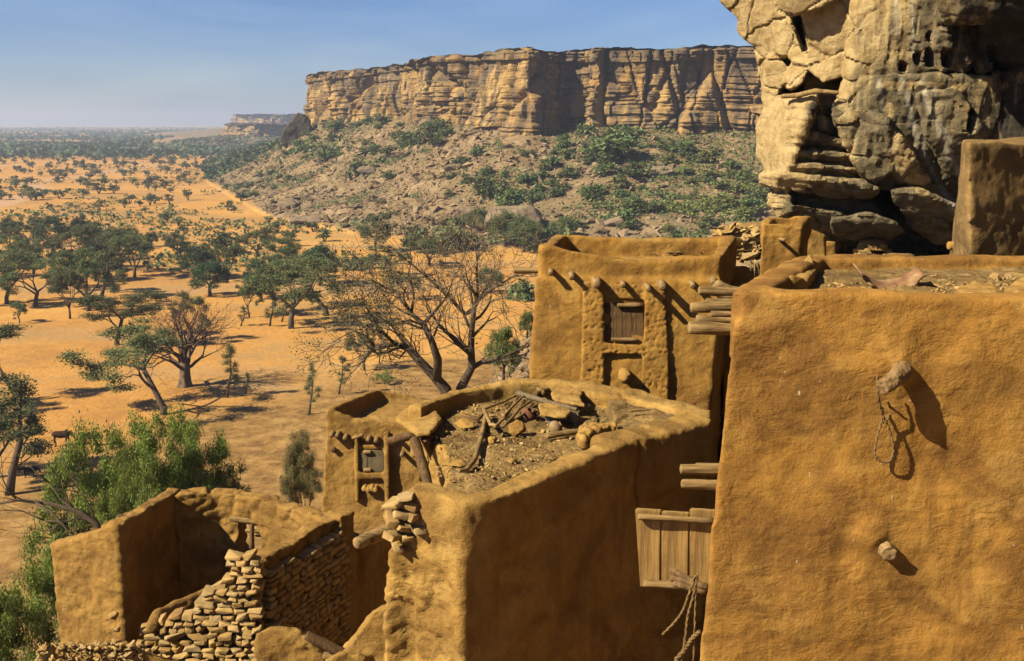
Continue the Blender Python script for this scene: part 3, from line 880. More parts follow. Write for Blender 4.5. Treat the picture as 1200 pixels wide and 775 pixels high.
G1 = 'trees standing on the orange plain'
L = [
 (192, 487, 'acacia', 0, 98, 'umbrella acacia with a bent bare trunk leaning left in front of the baobab', 0.0, 1.05),
 (137, 405, 'acacia', 1, 56, 'flat topped acacia with a wide olive crown, up left of the baobab', 0.0, 1.35),
 (151, 402, 'feather', 1, 24, 'very small dark tree tucked under the flat topped acacia', 0.0, 1.3),
 (20, 474, 'acacia', 3, 80, 'thin acacia with a forked trunk at the left edge of the sand', 0.4, .9),
 (226, 402, 'mid', 4, 62, 'soft olive tree rising just behind the baobab top', 0.3, .85),
 (266, 470, 'feather', 0, 62, 'narrow shaggy green tree leaning right, just right of the baobab foot', 0.0, 1.1),
 (288, 463, 'feather', 2, 25, 'tiny green tree beside the narrow shaggy one right of the baobab', 0.0, 1.2),
 (362, 488, 'feather', 3, 60, 'narrow tree of two dark leaf clumps above the small granary', 1.0, 1.1),
 (397, 463, 'feather', 4, 46, 'slanting green tree on the sand left of the bare tree', 0.0, 1.1),
 (427, 436, 'mid', 5, 50, 'open green tree behind the left limbs of the bare tree', 0.0, 1.0),
 (444, 430, 'feather', 5, 40, 'small upright tree seen through the left twigs of the bare tree', 0.0, 1.0),
 (341, 386, 'mid', 6, 88, 'largest spreading tree on the sand with a dark stout trunk', 0.0, 1.25),
 (382, 372, 'acacia', 0, 66, 'tree with a pale trunk slanting left into the largest tree', 0.15, 1.3),
 (376, 336, 'round', 1, 52, 'dark domed tree behind the largest spreading tree', 0.0, 1.0),
 (306, 352, 'round', 2, 48, 'dark blue green tree left of the dark domed tree', 0.0, .95),
 (326, 330, 'mid', 7, 52, 'olive tree between the two dark trees at mid distance', 0.9, 1.1),
 (282, 383, 'feather', 1, 24, 'little bushy tree on the sand left of the largest tree', 0.0, 1.7),
 (292, 374, 'mid', 8, 42, 'twisted thin tree with a crooked dark stem left of the largest tree', 0.2, .8),
 (316, 383, 'feather', 2, 40, 'cone shaped small tree touching the left side of the largest tree', 0.0, 1.4),
 (330, 378, 'feather', 6, 34, 'slim tree hidden under the left boughs of the largest tree', 0.0, 1.4),
 (236, 328, 'round', 3, 42, 'black green round tree at the middle of the plain', 0.0, 1.35),
 (246, 348, 'round', 4, 42, 'lower black green tree overlapping the round one', 1.0, 1.25),
 (266, 332, 'mid', 9, 48, 'open branched tree on the right of the black green pair', 0.0, .9),
 (300, 306, 'mid', 10, 40, 'bushy dark tree beyond the open branched one', 0.0, 1.2),
 (262, 298, 'shrub', 2, 24, 'rounded olive shrub tree behind the black green pair', 0.0, 1.1),
 (208, 304, 'mid', 4, 32, 'leaning round crowned tree above the grove on the right', 2.0, 1.3),
 (213, 288, 'feather', 5, 22, 'small dark tree just above the leaning round crowned tree', 0.0, 1.5),
 (178, 290, 'round', 5, 20, 'small dark ball of a tree at the right end of the grove', 0.0, .9),
 (42, 360, 'mid', 11, 62, 'spreading tree with a pale trunk foot below the grove', 0.0, 1.35),
 (8, 358, 'mid', 12, 62, 'tall tree at the left edge below the grove', 0.6, 1.2),
 (82, 374, 'mid', 13, 58, 'thin tree with a whitewashed trunk foot below the grove', 0.0, .75),
 (23, 379, 'mid', 14, 26, 'lone little tree on open sand near the left edge', 0.0, 1.1),
 (104, 366, 'mid', 6, 72, 'big loose tree at the lower front of the grove', 1.9, 1.1),
 (118, 352, 'feather', 4, 55, 'dark upright tree at the lower front of the grove', 0.5, 1.8),
 (134, 345, 'mid', 7, 45, 'small open tree at the lower right front of the grove', 2.2, 1.0),
]
for (px, py, k, v, h, lab, ro, sx) in L:
    if k in ('mid', 'round'): sx *= 0.74; h *= 0.92
    at(px, py, k, v, h, lab, 'tree', G1, ro, sx)
GG = 'trees packed in the dark grove'
GL = [(12, 290, 'round', 1, 36, 'dark tree at the far left of the grove', .7), (34, 292, 'mid', 6, 38, 'pale olive tree behind the left of the grove', 1.2), (62, 298, 'round', 2, 46, 'tallest dark tree in the left half of the grove', 1.2),
      (40, 322, 'mid', 9, 44, 'olive green tree in front of the left of the grove', 1.2), (94, 284, 'round', 4, 30, 'small dark crown at the top of the grove', .9), (88, 318, 'mid', 10, 54, 'grey green tree in the heart of the grove', 1.3),
      (112, 330, 'round', 3, 52, 'blackest low tree in the heart of the grove', .9), (120, 304, 'mid', 12, 48, 'soft olive tree at the upper middle of the grove', 1.2), (142, 318, 'mid', 4, 56, 'broad tree at the right of the grove', 1.3),
      (158, 326, 'mid', 13, 54, 'rightmost broad olive tree of the grove', 1.25), (140, 294, 'round', 5, 28, 'dark crown along the upper right rim of the grove', 1.1), (78, 340, 'mid', 7, 48, 'loose tree at the lower left of the grove', 1.2),
      (6, 326, 'mid', 10, 56, 'tall olive tree on the left edge beside the grove', 1.3), (104, 300, 'mid', 9, 40, 'thin crowned tree behind the middle of the grove', 1.1)]
for i, (px, py, k, v, h, lab, sx) in enumerate(GL):
    at(px, py, k, v, h * .86, lab, 'tree', GG, i * 1.3, sx * .74)
# trees at the foot of the boulder slope
TF = [(440, 296, 'round', 2, 42, 'tall green tree at the foot of the boulder slope', .7, LEAF_TALUS), (487, 290, 'bush', 1, 26, 'green bush right of the tall tree at the slope foot', 1, None), (503, 312, 'mid', 4, 34, 'wide pale olive tree behind the bare tree', 1.7, None),
      (458, 325, 'mid', 6, 36, 'grey green tree behind the upper left limbs of the bare tree', 1.3, None), (478, 352, 'mid', 9, 30, 'olive tree half hidden by the twigs of the bare tree', 1.4, None), (415, 318, 'bush', 2, 16, 'small bush on the sand below the boulder slope', 1, None), (433, 322, 'mid', 10, 22, 'low spreading tree right of the dark domed tree', 1.5, None),
      (560, 272, 'round', 3, 28, 'round green bushy tree left of the flat boulder', .9, LEAF_TALUS), (592, 292, 'round', 4, 40, 'dark green tree in front of the flat boulder', .8, LEAF_TALUS), (614, 296, 'round', 1, 42, 'bluish green tree at the right end of the flat boulder', .8, LEAF_TALUS),
      (540, 292, 'bush', 3, 26, 'bush at the slope foot left of the flat boulder', 1, None), (520, 296, 'bush', 4, 28, 'green bush behind the top of the bare tree', 1, None), (640, 290, 'bush', 0, 22, 'bush peeping over the left corner of the carved granary', 1.3, None),
      (610, 258, 'bush', 2, 18, 'dark bush on the slope above the flat boulder', 1.2, None), (660, 280, 'round', 2, 24, 'dark tree behind the roof of the carved granary', 1.1, LEAF_TALUS), (574, 345, 'round', 1, 30, 'dark tree left of the carved granary beyond the bare limbs', .8, LEAF_TALUS),
      (612, 352, 'bush', 1, 24, 'grey green bush beside the jutting roof beam', 1.0, None), (386, 200, 'bush', 1, 5, 'tiny bush on the boulder slope', 1, None)]
for i, (px, py, k, v, h, lab, sx, lf) in enumerate(TF[:-1]):
    at(px, py, k, v, h, lab, 'tree' if k != 'bush' else 'bush', None, i * 1.1, sx * (.8 if k == 'mid' else 1), lf)

# baobab
def baobab():
    rd = random.Random(42); br = []; tips = []
    prof = [(0, 1.25), (0.3, 1.0), (1.0, 0.82), (2.2, 0.72), (3.4, 0.7), (4.2, 0.5)]
    br.append(([Vector((0.05 * z, 0, z - .2)) for z, r in prof], [r for z, r in prof]))
    for k in range(9):
        a = k * 0.698 + rd.uniform(-.25, .25)
        z = rd.uniform(2.6, 4.3)
        grow(rd, (math.cos(a) * .4, math.sin(a) * .4, z), (math.cos(a), math.sin(a), rd.uniform(0.35, 1.5)), 3.0, 0.27, 5, br, tips, 0.62, 0.10, 4, 0.72, (2, 3), 0.17, 0.02)
    for k in range(3):
        grow(rd, (0, 0, 4.0), (rd.uniform(-.4, .4), rd.uniform(-.4, .4), 1), 3.2, 0.42, 5, br, tips, 0.55, 0.12, 4, 0.72, (2, 3), 0.15, 0.022)
    H = max(p.z for b in br for p in b[0])
    g = ground(217, 455, 45)
    t = thing('baobab_tree', 'thick trunked leafless baobab with a wide web of reddish bare twigs', 'tree', (0, 0, 0))
    V, F = tube(*br[0], 22, 0.05)
    V = np.array(V); ang = np.arctan2(V[:, 1], V[:, 0]); V[:, :2] *= (1 + 0.09 * np.cos(ang * 5 + V[:, 2] * .4) * np.clip(1.6 - V[:, 2] * .3, .3, 1.5))[:, None]
    put('trunk', V, F, BARK_BAOBAB, t, origin=(0, 0, 0))
    wm = wood_mesh(br[1:], 7)
    put('branches', np.array(wm.V), wm.F, TWIG_BAOBAB, t, origin=(0, 0, 0))
    s = 116 / FPX * np.linalg.norm(g) / H
    t.location = g; t.scale = (s * 1.0, s * 1.0, s)
baobab()

# the leafless tree on the near slope
def bare_tree():
    rd = random.Random(9); t = thing('bare_tree', 'large leafless tree with dark limbs reaching left, on the slope behind the debris roof', 'tree', (0, 0, 0))
    Y = 38.0
    def q(px, py, dy=0): return Vector(P(px, py, Y + dy))
    TZ = float(terr(np.array([-2.2]), np.array([38.0]), False)[0]) - .3
    main = [
     ([Vector((-2.2, 38, TZ)), q(527, 478), q(522, 456), q(508, 440), q(492, 424), q(478, 408, .5), q(462, 403, .5), q(440, 408, 1)], .30),
     ([q(512, 445), q(513, 422, -1), q(506, 400, -1), q(496, 380, -1), q(482, 368, -1), q(473, 352, -1)], .2),
     ([Vector((-2.0, 38.1, TZ)), q(533, 476), q(540, 455), q(553, 430), q(552, 408), q(553, 385), q(556, 360), q(565, 345)], .26),
     ([q(550, 412), q(540, 402), q(524, 390, 1), q(514, 380, 1), q(504, 366, 1)], .13),
     ([q(552, 432), q(565, 424), q(585, 420, -1), q(604, 412, -1), q(620, 405, -1)], .12),
     ([q(556, 362), q(545, 368, 1), q(528, 350, 1), q(512, 335, 1), q(494, 320, 1), q(484, 310, 1)], .11),
     ([q(562, 350), q(578, 338, -1), q(592, 330, -1), q(604, 322, -1)], .09),
     ([q(556, 362), q(560, 340), q(558, 315), q(562, 292)], .08),
     ([q(496, 380, -1), q(508, 366, -2), q(522, 350, -2), q(530, 330, -2)], .09),
     ([q(478, 408, .5), q(468, 420, 1), q(452, 412, 1), q(445, 430, 1)], .05),
     ([q(440, 408, 1), q(430, 395, 1), q(416, 388, 1), q(405, 392)], .07),
     ([q(462, 403, .5), q(448, 388, 0), q(436, 372, 0), q(424, 352, 0)], .08),
     ([q(473, 352, -1), q(462, 340), q(448, 335), q(436, 345)], .07),
     ([q(482, 368, -1), q(485, 345), q(478, 322), q(484, 300)], .07),
    ]
    br = []
    for pts, r in main:
        n = len(pts); r *= .84
        br.append((pts, [r * (1 - 0.72 * i / (n - 1)) for i in range(n)]))
        tips = []
        for i in range(max(1, n - 4), n):
            for _ in range(2 if r > .1 else 3):
                d = (pts[i] - pts[i - 1]).normalized() + Vector((rd.gauss(0, .7), rd.gauss(0, .7), rd.gauss(0.1, .5)))
                grow(rd, pts[i].lerp(pts[i - 1], rd.random() * .7), d, rd.uniform(.7, 1.3), max(.02, r * .28), 3, br, tips, 0.6, 0.1, 3, 0.7, (2, 3), 0.2, 0.009)
    thick = MB(); thin = MB()
    for k, (pts, rad) in enumerate(br):
        (thick if rad[0] > 0.045 else thin).add(*tube(pts, rad, 8 if rad[0] > .1 else (5 if rad[0] > .03 else 3), .08, k))
    base = tuple(main[0][0][0])
    WL[t.name] = Vector(base); t.location = base
    thick.put('trunk', BARK_LIMB, t, origin=base)
    thin.put('twigs', BARK_PALE, t, origin=base)
    rg = np.random.default_rng(3)
    tipp = np.array([list(b[0][-1]) for b in br if b[1][0] < 0.045])
    left = tipp[(tipp[:, 0] < P(470, 400, Y)[0]) | (rg.random(len(tipp)) < .08)]
    C = np.repeat(left, 9, 0) + rg.normal(size=(len(left) * 9, 3)) * np.array([.22, .22, .14])
    m = fbm(C / .9, 2, seed=5) > 0.05
    V, F = leaf_quads(C[m], 0.075, rg)
    put('leaves', V, F, LEAF_OLIVE, t, origin=base, smooth=False)
BARK_LIMB = mat_bark('bark_limb', (0.21, 0.16, 0.12), (0.07, 0.05, 0.035), 2.0)
bare_tree()

# foreground greenery below the village
def green_at(px, py, Y, hm, kind, var, label, cat='tree', rot=0.0, sx=1.0, leaf=None, top=True):
    p = P(px, py, Y)
    z = float(terr(np.array([p[0]]), np.array([p[1]]), False)[0])
    h = p[2] - z if top else hm
    return plant(kind, var, (p[0], p[1], z), h, label, cat, None, rot, sx, leaf)
green_at(115, 510, 40, 0, 'leafy', 0, 'bright green feathery tree left of centre behind the roofless ruin', rot=0.5, sx=0.38)
green_at(212, 492, 43, 0, 'leafy', 1, 'bright green tree with a bare bough, right behind the roofless ruin', rot=1.5, sx=0.34)
green_at(158, 520, 37, 0, 'leafy', 2, 'rounded green tree filling the gap between its two neighbours behind the ruin', rot=2.5, sx=0.33)
green_at(18, 668, 24, 0, 'leafy', 0, 'dark green bushy tree in the lower left corner beside the ruin', rot=3.6, sx=0.42)
at(10, 580, 'feather', 0, 128, 'tall shaggy thorn tree at the left with plumed green clumps', rot=0.3, sx=1.5)
at(-6, 560, 'mid', 5, 88, 'open crowned thorn tree leaning in at the left edge above the goats', rot=2.3, sx=1.0)
green_at(350, 512, 31, 0, 'leafy', 1, 'sparse yellow green shrub left of the small shuttered granary', 'shrub', rot=0.3, sx=0.34, leaf=LEAF_DRY)
green_at(590, 385, 48, 0, 'round', 2, 'fresh green bush against the left side of the carved granary', 'bush', rot=1.3, sx=.55, leaf=LEAF_TALUS)
green_at(618, 365, 52, 0, 'round', 3, 'leafy bush whose right half hides behind the carved granary', 'bush', rot=2.3, sx=.5, leaf=LEAF_TALUS)
at(451, 452, 'leafy', 2, 15, 'small green bush on the sand right of the slanting tree', 'bush', None, 1.3, 1.5)

def bough():
    rd = random.Random(77); br = []; tips = []
    Y = 33.0; q = lambda px, py, dy=0: Vector(P(px, py, Y + dy))
    g = q(128, 640); gz = float(terr(np.array([g.x]), np.array([g.y]), False)[0]) - .3
    for pts, r in (([Vector((g.x, g.y, gz)), q(128, 645), q(112, 612), q(88, 598), q(55, 590), q(20, 586), q(-10, 592)], .13), ([q(112, 612), q(96, 606, 1), q(74, 612, 1), q(52, 610, 1)], .06), ([q(40, 588), q(60, 600, -1), q(90, 634, -1), q(120, 634, -1)], .05), ([q(88, 598), q(70, 584, 1), q(58, 566, 1)], .05)):
        n = len(pts); br.append((pts, [r * (1 - .7 * i / (n - 1)) for i in range(n)]))
        for i in range(2, n):
            grow(rd, pts[i], (pts[i] - pts[i - 1]).normalized() + Vector((0, 0, rd.uniform(-.5, 1))), 1.1, .03, 2, br, tips, .6, .05, 3, .7, (2, 3), .2, .008)
    wm = wood_mesh(br, 7)
    put('dead_tree', np.array(wm.V), wm.F, BARK_LIMB, label='leafless dark boughs reaching left in front of the green trees at the left', cat='tree')
bough()

# scattered shrubs of the plain: about 240 of them are things of their own
rgp = np.random.default_rng(12)
cnt = 0
def dens(px, py):
    d = 0.25 + 0.9 * sstep(250, 200, py)
    if 100 < px < 300 and py < 232: d += 0.7 * sstep(120, 240, px)
    d *= 0.5 + 1.1 * (vn(np.array([[px / 40.0, py / 9.0, 3.0]]))[0] * .5 + .5)
    return d
occupied = [(p[0], p[1]) for p in L] + [(p[0], p[1]) for p in GL]
SHL = 'small rounded olive shrub, one of many dotting the far orange plain'
tries = 0
while cnt < 215 and tries < 6000:
    tries += 1
    py = 187 + 115 * rgp.random() ** 1.5; px = rgp.uniform(-20, 430 - (py - 187) * 0.4)
    if rgp.random() > dens(px, py) * 0.7: continue
    g = ground(px, py, 120)
    if g is None or g[1] > 1300: continue
    _, tm, vm = terr(np.array([g[0]]), np.array([g[1]]))
    if tm[0] > 0.3: continue
    h = rgp.uniform(2.2, 5.2) * (1 + 0.15 * (py < 210))
    if py > 255: h *= 0.75
    v = int(rgp.integers(0, 4))
    lf = [None, None, LEAF_DARK, LEAF_DRY][int(rgp.integers(0, 4))] if rgp.random() < .5 else None
    plant('shrub', v, g, h, SHL, 'shrub', 'shrubs dotting the far plain', float(rgp.uniform(0, 6.28)), float(rgp.uniform(.8, 1.3)), lf)
    cnt += 1
# bushes on the boulder slope: in bands under the cliff and along gullies
cnt = 0; tries = 0
zones = [(300, 150, 60, 40, 1.0), (400, 175, 55, 28, 1.0), (455, 150, 45, 25, 1.2), (345, 175, 55, 30, 1.0), (640, 185, 35, 30, 1.1), (720, 165, 30, 25, 1.3), (700, 195, 50, 30, 1.0), (800, 190, 35, 30, 1.2),
         (850, 240, 45, 32, 1.0), (840, 255, 50, 22, 1.0), (870, 215, 30, 25, 1.0), (560, 235, 70, 40, .5), (480, 230, 60, 30, .3), (620, 225, 35, 25, .8), (290, 225, 40, 25, .9), (730, 240, 60, 25, .7), (500, 165, 40, 12, .7)]
while cnt < 220 and tries < 8000:
    tries += 1
    zx, zy, sx_, sy_, wgt = zones[int(rgp.integers(0, len(zones)))]
    if rgp.random() > wgt: continue
    px = rgp.normal(zx, sx_ * .6); py = rgp.normal(zy, sy_ * .6)
    if py > 300: continue
    g = ground(px, py, 150)
    if g is None or g[1] > 900: continue
    _, tm, vm = terr(np.array([g[0]]), np.array([g[1]]))
    if tm[0] < 0.4: continue
    dd, _, side = pdist(np.array([g[0]]), np.array([g[1]]), CL)
    if side[0] < 0 or dd[0] < 2: continue
    h = float(np.exp(rgp.normal(1.0, .35)))
    green = px > 770 and py > 190
    plant('bush', int(rgp.integers(0, 5)), g, h * (0.8 if green else 1), ('light green bush in the thicket on the lower right of the boulder slope' if green else 'dark olive bush, one of many on the boulder slope under the cliff'),
          'bush', 'green bushes on the right of the boulder slope' if green else 'bushes on the boulder slope', float(rgp.uniform(0, 6.28)), float(rgp.uniform(.9, 1.5)), LEAF_MEADOW if green and rgp.random() < .7 else None)
    cnt += 1

# dense belt of far trees: nobody could count these
def belt():
    n = 26000
    Y = np.exp(rgp.uniform(np.log(1050), np.log(6500), n)); X = rgp.uniform(-0.62, 0.55, n) * Y
    p = np.stack([X, Y, 0 * X], 1)
    keep = fbm(p / 260, 3, seed=9) > (-0.25 + 0.0 * Y)
    near = (Y < 1250) & (rgp.random(n) < .5)
    keep &= ~near
    X, Y = X[keep], Y[keep]
    z, tm, vm = terr(X, Y)
    ok = tm < .55
    C = np.stack([X, Y, z], 1)[ok]
    h = rgp.uniform(3.5, 8, len(C))
    k = 7
    Q = np.repeat(C, k, 0) + rgp.normal(size=(len(C) * k, 3)) * np.repeat(h, k)[:, None] * np.array([.45, .45, .12]) + np.repeat(h, k)[:, None] * np.array([0, 0, .62])
    V, F = leaf_quads(Q, np.repeat(h, k)[:, None] * 0.85, rgp, 0.3, .8)
    put('woodland', V, F, LEAF_DARK, origin=(0, 0, H0), smooth=False, kind='stuff', label='far belt of dark trees across the plain below the haze')
    pos = talus_points(2600, rgp, (215, 352), (640, 1600)); h = rgp.uniform(1.5, 4.2, len(pos)); k = 9
    Q = np.repeat(pos, k, 0) + rgp.normal(size=(len(pos) * k, 3)) * np.repeat(h, k)[:, None] * np.array([.5, .5, .16]) + np.repeat(h, k)[:, None] * np.array([0, 0, .45])
    V, F = leaf_quads(Q, np.repeat(h, k)[:, None] * 0.6, rgp, 0.3, .8)
    put('thicket', V, F, LEAF_DARK, origin=(0, 0, H0), smooth=False, kind='stuff', label='hazy thicket of bushes at the far end of the boulder slope')
    pos = talus_points(7000, rgp, (775, 905), (296, 350)); pos = pos[fbm(pos / 9, 3, seed=39) > .05]
    h = rgp.uniform(.5, 1.5, len(pos)); k = 9
    Q = np.repeat(pos, k, 0) + rgp.normal(size=(len(pos) * k, 3)) * np.repeat(h, k)[:, None] * np.array([.6, .6, .2]) + np.repeat(h, k)[:, None] * np.array([0, 0, .4])
    V, F = leaf_quads(Q, np.repeat(h, k)[:, None] * 0.5, rgp, 0.3, .8)
    put('grass', V, F, LEAF_MEADOW, origin=(0, 0, H0), smooth=False, kind='stuff', label='bright green growth at the right foot of the boulder slope')
    # low scrub closer in
    n = 6000
    px = rgp.uniform(-30, 460, n); Y = np.exp(rgp.uniform(np.log(250), np.log(1150), n)); X = (px - 600) / FPX * Y * 1.018
    z, tm, vm = terr(X, Y)
    p = np.stack([X, Y, 0 * X], 1)
    ok = (tm < .4) & (fbm(p / 45, 3, seed=19) > 0.05)
    C = np.stack([X, Y, z], 1)[ok]; h = rgp.uniform(.5, 1.7, len(C)); k = 6
    Q = np.repeat(C, k, 0) + rgp.normal(size=(len(C) * k, 3)) * np.repeat(h, k)[:, None] * np.array([.5, .5, .15]) + np.repeat(h, k)[:, None] * np.array([0, 0, .4])
    V, F = leaf_quads(Q, np.repeat(h, k)[:, None] * 0.7, rgp, 0.3, .8)
    put('scrub', V, F, LEAF_OLIVE, origin=(0, 0, H0), smooth=False, kind='stuff', label='low scrub sprinkled over the sand between the trees')
    # scrub on the talus
    pos = talus_points(13000, rgp, (230, 900))
    ok = fbm(pos / 30, 3, seed=29) > 0.02 - .1 * (pos[:, 0] > 45)
    C = pos[ok]; h = rgp.uniform(.5, 1.6, len(C)); k = 10
    Q = np.repeat(C, k, 0) + rgp.normal(size=(len(C) * k, 3)) * np.repeat(h, k)[:, None] * np.array([.6, .6, .2]) + np.repeat(h, k)[:, None] * np.array([0, 0, .4])
    V, F = leaf_quads(Q, np.repeat(h, k)[:, None] * 0.5, rgp, 0.3, .8)
    put('undergrowth', V, F, LEAF_TALUS, origin=(0, 0, H0), smooth=False, kind='stuff', label='low green undergrowth between the rocks of the boulder slope')
belt()

# big boulders that stand out on the slope
def boulder(px, py, w, hgt, label, seed, flat=False, ymin=150, mat=None):
    g = ground(px, py, ymin)
    D = np.linalg.norm(g); wx = w / FPX * D; hz = hgt / FPX * D
    rd = np.random.default_rng(seed)
    q = rd.normal(size=(16, 3)); q /= np.abs(q).max(1)[:, None] if flat else np.linalg.norm(q, axis=1)[:, None]
    V = q * np.array([wx / 2, wx / 2.6, hz / 2]) + g + np.array([0, 0, hz * .35])
    clay('boulder', [hull(V)], wx / 26, mat or BOULDER, smooth=2, disp=((wx * .35, wx * .05, 3), (wx * .1, wx * .025, 3)), label=label, cat='boulder', group='boulders on the slope')
boulder(602, 268, 66, 34, 'broad flat topped grey boulder at the foot of the slope', 1, True)
_g = ground(345, 168, 300); _Y = _g[1]
clay('boulder', [hull([P(x, y, _Y + d_) for x, y in ((328, 166), (334, 152), (341, 147), (349, 133), (357, 135), (363, 142), (364, 156), (356, 175), (335, 176)) for d_ in (0, 9)])], .5, mat_stone('dark_boulder', [(0.10, 0.08, 0.06)] * 4, 0.15), None, 0, ((4, 1.2, 3), (1.2, .5, 3)),
     label='dark pointed boulder on the ridge left of the cliff', cat='boulder', group='boulders on the slope')
for i, (px, py, w_, h_, lb) in enumerate([(338, 246, 20, 11, 'pale round boulder low on the left of the slope'), (360, 262, 40, 9, 'long pale slab near the left foot of the slope'), 
                          (300, 215, 16, 9, 'grey boulder at the left toe of the slope'), (545, 252, 26, 10, 'tilted slab left of the flat topped boulder'), (470, 185, 22, 9, 'rock halfway up the middle of the slope'),
                          (775, 205, 26, 10, 'brown boulder below the bushes on the right of the slope'), (858, 272, 24, 13, 'white grey block right behind the carved granary roof'), 
                          (430, 205, 24, 9, 'sloping slab in the middle left of the slope'), (530, 200, 22, 8, 'thin slab in the middle of the slope'), (720, 265, 26, 11, 'boulder above the right end of the carved granary roof')]):
    boulder(px, py, w_, h_, lb, 10 + i, True)
# ================================================================== the village
def wallseg(pts, thick, zbot, jag=0.0, seed=0, sub=1, side=0.5, lean=0.0):
    """pts: (x, y, ztop). Convex blocks along a polyline; side 0 = thickness grows to the left of travel"""
    rd = random.Random(seed); out = []
    P2 = []
    for a, b in zip(pts[:-1], pts[1:]):
        for k in range(sub):
            t = k / sub
            P2.append([a[i] + (b[i] - a[i]) * t for i in range(3)])
    P2.append(list(pts[-1]))
    for p in P2: p[2] += rd.uniform(-jag, jag)
    for a, b in zip(P2[:-1], P2[1:]):
        d = Vector((b[0] - a[0], b[1] - a[1], 0)); L = d.length
        if L < 1e-6: continue
        d /= L; n = Vector((-d.y, d.x, 0)); e = d * thick * 0.3
        o1 = n * thick * side; o2 = -n * thick * (1 - side)
        q = []
        for p, s in ((a, -1), (b, 1)):
            c = Vector((p[0], p[1], 0)) + e * s
            for o in (o1, o2):
                q.append((c.x + o.x, c.y + o.y, p[2]))
                q.append((c.x + o.x * (1 + lean), c.y + o.y * (1 + lean), zbot))
        out.append(hull(q))
    return out

def bevel_mb(mb, off, name, mat, parent=None, **kw):
    bm = bmesh.new(); vs = [bm.verts.new(v) for v in mb.V]
    for f in mb.F:
        try: bm.faces.new([vs[k] for k in f])
        except ValueError: pass
    bmesh.ops.bevel(bm, geom=list(bm.edges), offset=off, segments=2, profile=.6, affect='EDGES', clamp_overlap=True); bm.verts.index_update()
    V = np.array([tuple(v.co) for v in bm.verts]); F = [tuple(v.index for v in f.verts) for f in bm.faces]; bm.free()
    V = V + np.stack([fbm(V / .06, 2, seed=s) for s in (1, 2, 3)], 1) * off * .7
    o = put(name, V, F, mat, parent, smooth=True, **kw)
    return o

def box3(x0, x1, y0, y1, z0, z1): return hull([(x, y, z) for x in (x0, x1) for y in (y0, y1) for z in (z0, z1)])

def log_mesh(pts, rad, n=10, seed=0, knots=True):
    """a rough log with closed ends, subdivided so it can bend and bulge"""
    pts = [Vector(p) for p in pts]
    if not hasattr(rad, '__len__'): rad = [rad] * len(pts)
    fine = []; fr = []
    for i in range(len(pts) - 1):
        m = 4
        for k in range(m):
            t = k / m; fine.append(pts[i].lerp(pts[i + 1], t)); fr.append(rad[i] + (rad[i + 1] - rad[i]) * t)
    fine.append(pts[-1]); fr.append(rad[-1])
    d0 = (fine[0] - fine[1]).normalized(); d1 = (fine[-1] - fine[-2]).normalized()
    fine = [fine[0] + d0 * fr[0] * .32, fine[0] + d0 * fr[0] * .2] + fine + [fine[-1] + d1 * fr[-1] * .2, fine[-1] + d1 * fr[-1] * .32]
    fr = [fr[0] * .55, fr[0] * .88] + fr + [fr[-1] * .88, fr[-1] * .55]
    rd = random.Random(seed)
    fr = [r * (1 + rd.uniform(-.06, .08)) for r in fr]
    V, F = tube(fine, fr, n, 0.05, seed)
    return V, F

def add_logs(name, pts, rad, mat, parent=None, seed=0, n=10, **kw):
    V, F = log_mesh(pts, rad, n, seed)
    return put(name, np.array(V), F, mat, parent, **kw)

def pits_fn(scale, amp, seed=0, thr=0.33):
    def f(V, N):
        f1, f2, c = worley(V / scale, seed)
        return V - N * (amp * (1 - sstep(thr * 0.4, thr, f1)))[:, None]
    return f

MUDD = ((0.9, 0.035, 3), (0.22, 0.012, 3), (0.06, 0.004, 2))
RUIND = ((0.7, 0.032, 3), (0.2, 0.028, 3), (0.07, 0.012, 2))

